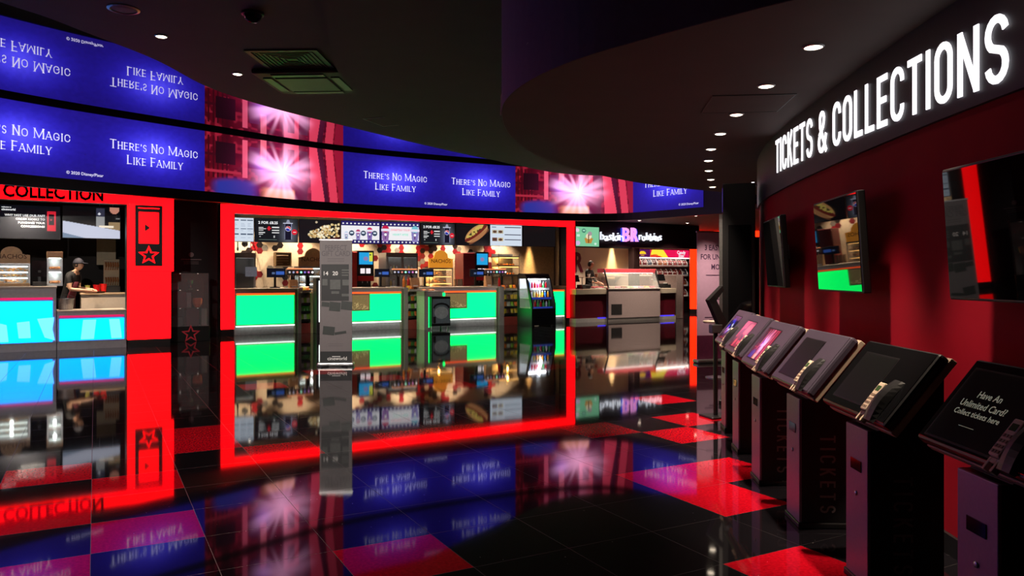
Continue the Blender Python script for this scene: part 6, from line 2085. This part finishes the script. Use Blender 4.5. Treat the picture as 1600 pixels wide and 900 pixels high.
# ================================================================== people
M_SKIN = mat('skin', rgb(206, 160, 130), .5, var=.05)
M_SKIN2 = mat('skin_tan', rgb(190, 140, 112), .5, var=.05)
M_SHIRT = mat('black_shirt', rgb(13, 12, 15), .8, var=.1)
M_TROUS = mat('dark_trousers', rgb(24, 24, 34), .8, var=.1)
M_SHOE = mat('black_shoe', rgb(16, 15, 16), .5)
M_HAIR = mat('dark_hair', rgb(30, 20, 16), .6, var=.2, scale=60)
M_APRON = mat('maroon_apron', rgb(90, 18, 34), .8, var=.1)
M_EYE = mat('eye_dark', rgb(20, 14, 12), .2, var=0)
def person(label, loc, rz, skin, hands, elbows, bend=0.0, sleeve='short', H_=1.75, head_turn=(0, 0), scale=1.0):
    """one skinned body, facing local -y; hands and elbows are (left, right) points"""
    t = thing('person', label, 'person', loc, rz)
    V, E, Rr, Z = [], [], [], []
    def v(p, r, zone, parent=None):
        V.append(Vector(p)); Rr.append(r if isinstance(r, tuple) else (r, r)); Z.append(zone)
        if parent is not None: E.append((parent, len(V) - 1))
        return len(V) - 1
    bx = lambda z: -bend * max(0, z - .95)
    pel = v((0, 0, .94), (.155, .12), 't')
    w1 = v((0, bx(1.08), 1.08), (.14, .105), 's', pel)
    ch = v((0, bx(1.28), 1.27), (.165, .12), 's', w1)
    sh = v((0, bx(1.42), 1.41), (.12, .09), 's', ch)
    nk = v((0, bx(1.5) - .015, 1.485), .055, 'k', sh)
    hd0 = v((head_turn[0] * .3, bx(1.56) - .03 + head_turn[1] * .3, 1.545), .06, 'k', nk)
    for i, sx in enumerate((-1, 1)):
        s1 = v((sx * .15, bx(1.42), 1.415), .075, 's', sh)
        s2 = v((sx * .205, bx(1.40), 1.385), .062, 's', s1)
        e = Vector(elbows[i]); h = Vector(hands[i]); S2 = V[s2]
        m1 = v(S2.lerp(e, .55), .05, 's', s2)
        el = v(e, .042, 's' if sleeve == 'long' else 'k', m1)
        f1 = v(e.lerp(h, .45), .038, 's' if sleeve == 'long' else 'k', el)
        wr = v(e.lerp(h, .88), .026, 'k', f1)
        dr = (h - e).normalized()
        sd = dr.cross(Vector((0, 0, 1))).normalized() * (1 if sx > 0 else -1)
        dn = sd.cross(dr).normalized()
        if dn.z > 0: dn = -dn
        pa = v(h + dr * .03, (.036, .022), 'k', wr)
        for q in range(4):
            o = sd * (.030 - .02 * q)
            ln = (.075, .085, .08, .062)[q]
            f = v(V[pa] + dr * .045 + o, .010, 'k', pa)
            g = v(V[f] + dr * ln * .5 + dn * .012, .009, 'k', f)
            v(V[g] + dr * ln * .35 + dn * .028, .0075, 'k', g)
        tb = v(V[pa] + sd * .042 + dr * .0 + dn * .012, .011, 'k', pa)
        v(V[tb] + sd * .012 + dr * .04 + dn * .015, .009, 'k', tb)
    for sx in (-1, 1):
        hp = v((sx * .09, .0, .88), .095, 't', pel)
        kn = v((sx * .105, -.02, .5), .062, 't', hp)
        cf = v((sx * .107, .01, .32), .06, 't', kn)
        an = v((sx * .108, .02, .09), .042, 't', cf)
        hl = v((sx * .11, .03, .045), .042, 'o', an)
        v((sx * .12, -.15, .032), (.042, .03), 'o', hl)
    me = bpy.data.meshes.new('body')
    me.from_pydata([tuple(p) for p in V], E, [])
    o = bpy.data.objects.new('body_frame', me)
    COL.objects.link(o)
    md = o.modifiers.new('skin', 'SKIN')
    md.use_smooth_shade = True
    for i, sv in enumerate(me.skin_vertices[0].data):
        sv.radius = Rr[i]
        sv.use_root = (i == 0)
    sb_ = o.modifiers.new('sub', 'SUBSURF'); sb_.levels = 1; sb_.render_levels = 1
    bpy.context.view_layer.update()
    me2 = bpy.data.meshes.new_from_object(o.evaluated_get(bpy.context.evaluated_depsgraph_get()))
    bpy.data.objects.remove(o)
    mb = MB()
    zone_i = {'k': 0, 's': 1, 't': 2, 'o': 3}
    segs = [(V[a], V[b], Z[b]) for a, b in E]
    def zone(c):
        best, bz = 1e9, 's'
        for a, b, z in segs:
            ab = b - a
            tt = max(0, min(1, (c - a).dot(ab) / max(ab.length_squared, 1e-9)))
            dd = (c - a - ab * tt).length
            if dd < best: best, bz = dd, z
        return zone_i[bz]
    vv = [tuple(p.co) for p in me2.vertices]
    mb.v = list(vv)
    for p in me2.polygons:
        mb.f.append(list(p.vertices)); mb.m.append(zone(p.center))
    hc = V[hd0] + Vector((head_turn[0], head_turn[1] - .02, .085))
    # head: skull, jaw, nose, ears, eyes, mouth in the same body mesh
    bm = bmesh.new()
    bmesh.ops.create_icosphere(bm, subdivisions=3, radius=1)
    fa = math.atan2(head_turn[0], .12)
    Rz = Matrix.Rotation(fa, 3, 'Z')
    for p in bm.verts:
        x, y, z = p.co
        w_ = 1 - .28 * max(0, -z) ** 1.2
        p.co = Vector((x * .074 * w_, y * .092 * (1 - .12 * max(0, -z)) - (.012 if z < -.2 and y < 0 else 0), z * .115))
        p.co = Rz @ p.co + hc
    mb.bm(bm, 0)
    def face(p): return Rz @ Vector(p) + hc
    mb.add([face((-.012, -.088, -.02)), face((.012, -.088, -.02)), face((0, -.112, -.022)), face((0, -.09, .02))], [(0, 1, 2), (0, 2, 3), (1, 3, 2)], 0)
    for sx in (-1, 1):
        mb.ball(face((sx * .076, .005, -.005)), .022, 0, 1, (.35, .7, 1.2))
        mb.ball(face((sx * .03, -.083, .012)), .009, 4, 1, (1.2, .5, .7))
    mb.ball(face((0, -.088, -.052)), .02, 5, 1, (1.1, .3, .22))
    bo = mb.build('body', [skin, M_SHIRT, M_TROUS, M_SHOE, M_EYE, mat('lip', rgb(150, 80, 76), .5, var=0)], t, smooth=True)
    hr = MB()
    bm = bmesh.new()
    bmesh.ops.create_icosphere(bm, subdivisions=3, radius=1)
    for p in bm.verts:
        x, y, z = p.co
        if y < -.25 and z < .45: z = max(z, .42); 
        elif z < -.45: z = -.45
        p.co = Rz @ Vector((x * .083, y * .100 + .006, z * .125 + .004)) + hc
    hr.bm(bm)
    hr.build('hair', M_HAIR, t, smooth=True)
    return t, hc, Rz
# worker at the left counter, bending over a tray
s, _ = sz(103, 0, 18.05)
wp = W(s, 18.05, 0)
t, hc, Rz = person('person in a dark cap, black shirt and maroon apron bending over the staff counter', wp, A + math.radians(62), M_SKIN, ((-.12, -.50, 1.10), (.10, -.46, 1.12)), ((-.24, -.20, 1.13), (.23, -.14, 1.15)), bend=.32)
# apron and cap
ap = MB()
n = 9
vs_, fs_ = [], []
for j, (z, y, w_) in enumerate(((1.28, -.245, .10), (1.12, -.195, .14), (.98, -.15, .165), (.80, -.135, .18), (.62, -.125, .19))):
    for i in range(n + 1):
        a = -1.25 + 2.5 * i / n
        vs_.append((w_ * math.sin(a), y + .07 * (1 - math.cos(a)) - .0, z))
for j in range(4):
    for i in range(n): fs_.append((j * (n + 1) + i, j * (n + 1) + i + 1, (j + 1) * (n + 1) + i + 1, (j + 1) * (n + 1) + i))
ao = ap.add(vs_, fs_).build('apron', M_APRON, t, smooth=True)
sm = ao.modifiers.new('thickness', 'SOLIDIFY'); sm.thickness = .006
cp_ = MB()
bm = bmesh.new(); bmesh.ops.create_icosphere(bm, subdivisions=3, radius=1)
for p in bm.verts:
    x, y, z = p.co
    z = max(z, .12)
    p.co = Rz @ Vector((x * .09, y * .107, z * .137)) + hc
cp_.bm(bm)
cp_.add([tuple(Rz @ Vector((x, y, z)) + hc) for x, y, z in ((-.07, -.085, .04), (.07, -.085, .04), (.055, -.17, .025), (-.055, -.17, .025), (-.07, -.085, .03), (.07, -.085, .03), (.055, -.17, .017), (-.055, -.17, .017))], [(0, 1, 2, 3), (4, 5, 6, 7), (0, 1, 5, 4), (2, 3, 7, 6), (1, 2, 6, 5), (0, 3, 7, 4)])
cp_.build('cap', mat('navy_cap', rgb(26, 26, 40), .7), t, smooth=True)
M_T = Matrix.Translation(wp) @ Matrix.Rotation(A + math.radians(62), 4, 'Z')
tp = M_T @ Vector((-.01, -.58, 1.045))
tr_ = thing('serving_tray', 'brown food tray held by the person in the cap', 'tray', tp, A + math.radians(62))
MB().rbox(-.17, .17, -.12, .12, 0, .02, .008).build('tray', mat('tray_brown', rgb(120, 76, 50), .5), tr_)
rim = MB(); rim.box(-.17, .17, -.12, -.11, .02, .04); rim.box(-.17, .17, .11, .12, .02, .04); rim.box(-.17, -.16, -.11, .11, .02, .04); rim.box(.16, .17, -.11, .11, .02, .04)
rim.build('rim', mat('tray_brown'), tr_)
# parlour worker with dark hair, seen above the counter
s, _ = sz(920, 0, 19.75)
MB_ = MB().rbox(-.5, .5, -.35, .35, 0, .13, .01)
pl = thing('floor_step', 'low step behind the parlour counter under the worker', 'step', W(s, 19.75), A)
MB_.build('tread', M_GREYDARK, pl)
MB().box(-.49, .49, -.353, -.349, .02, .11).build('riser_edge', M_BLACK, pl)
person('person with short dark hair in a black top behind the ice cream counter', W(s, 19.75, .131), A + math.radians(28), M_SKIN2, ((-.16, -.34, 1.04), (.16, -.34, 1.04)), ((-.25, -.10, 1.10), (.25, -.10, 1.10)), bend=.04, sleeve='long')
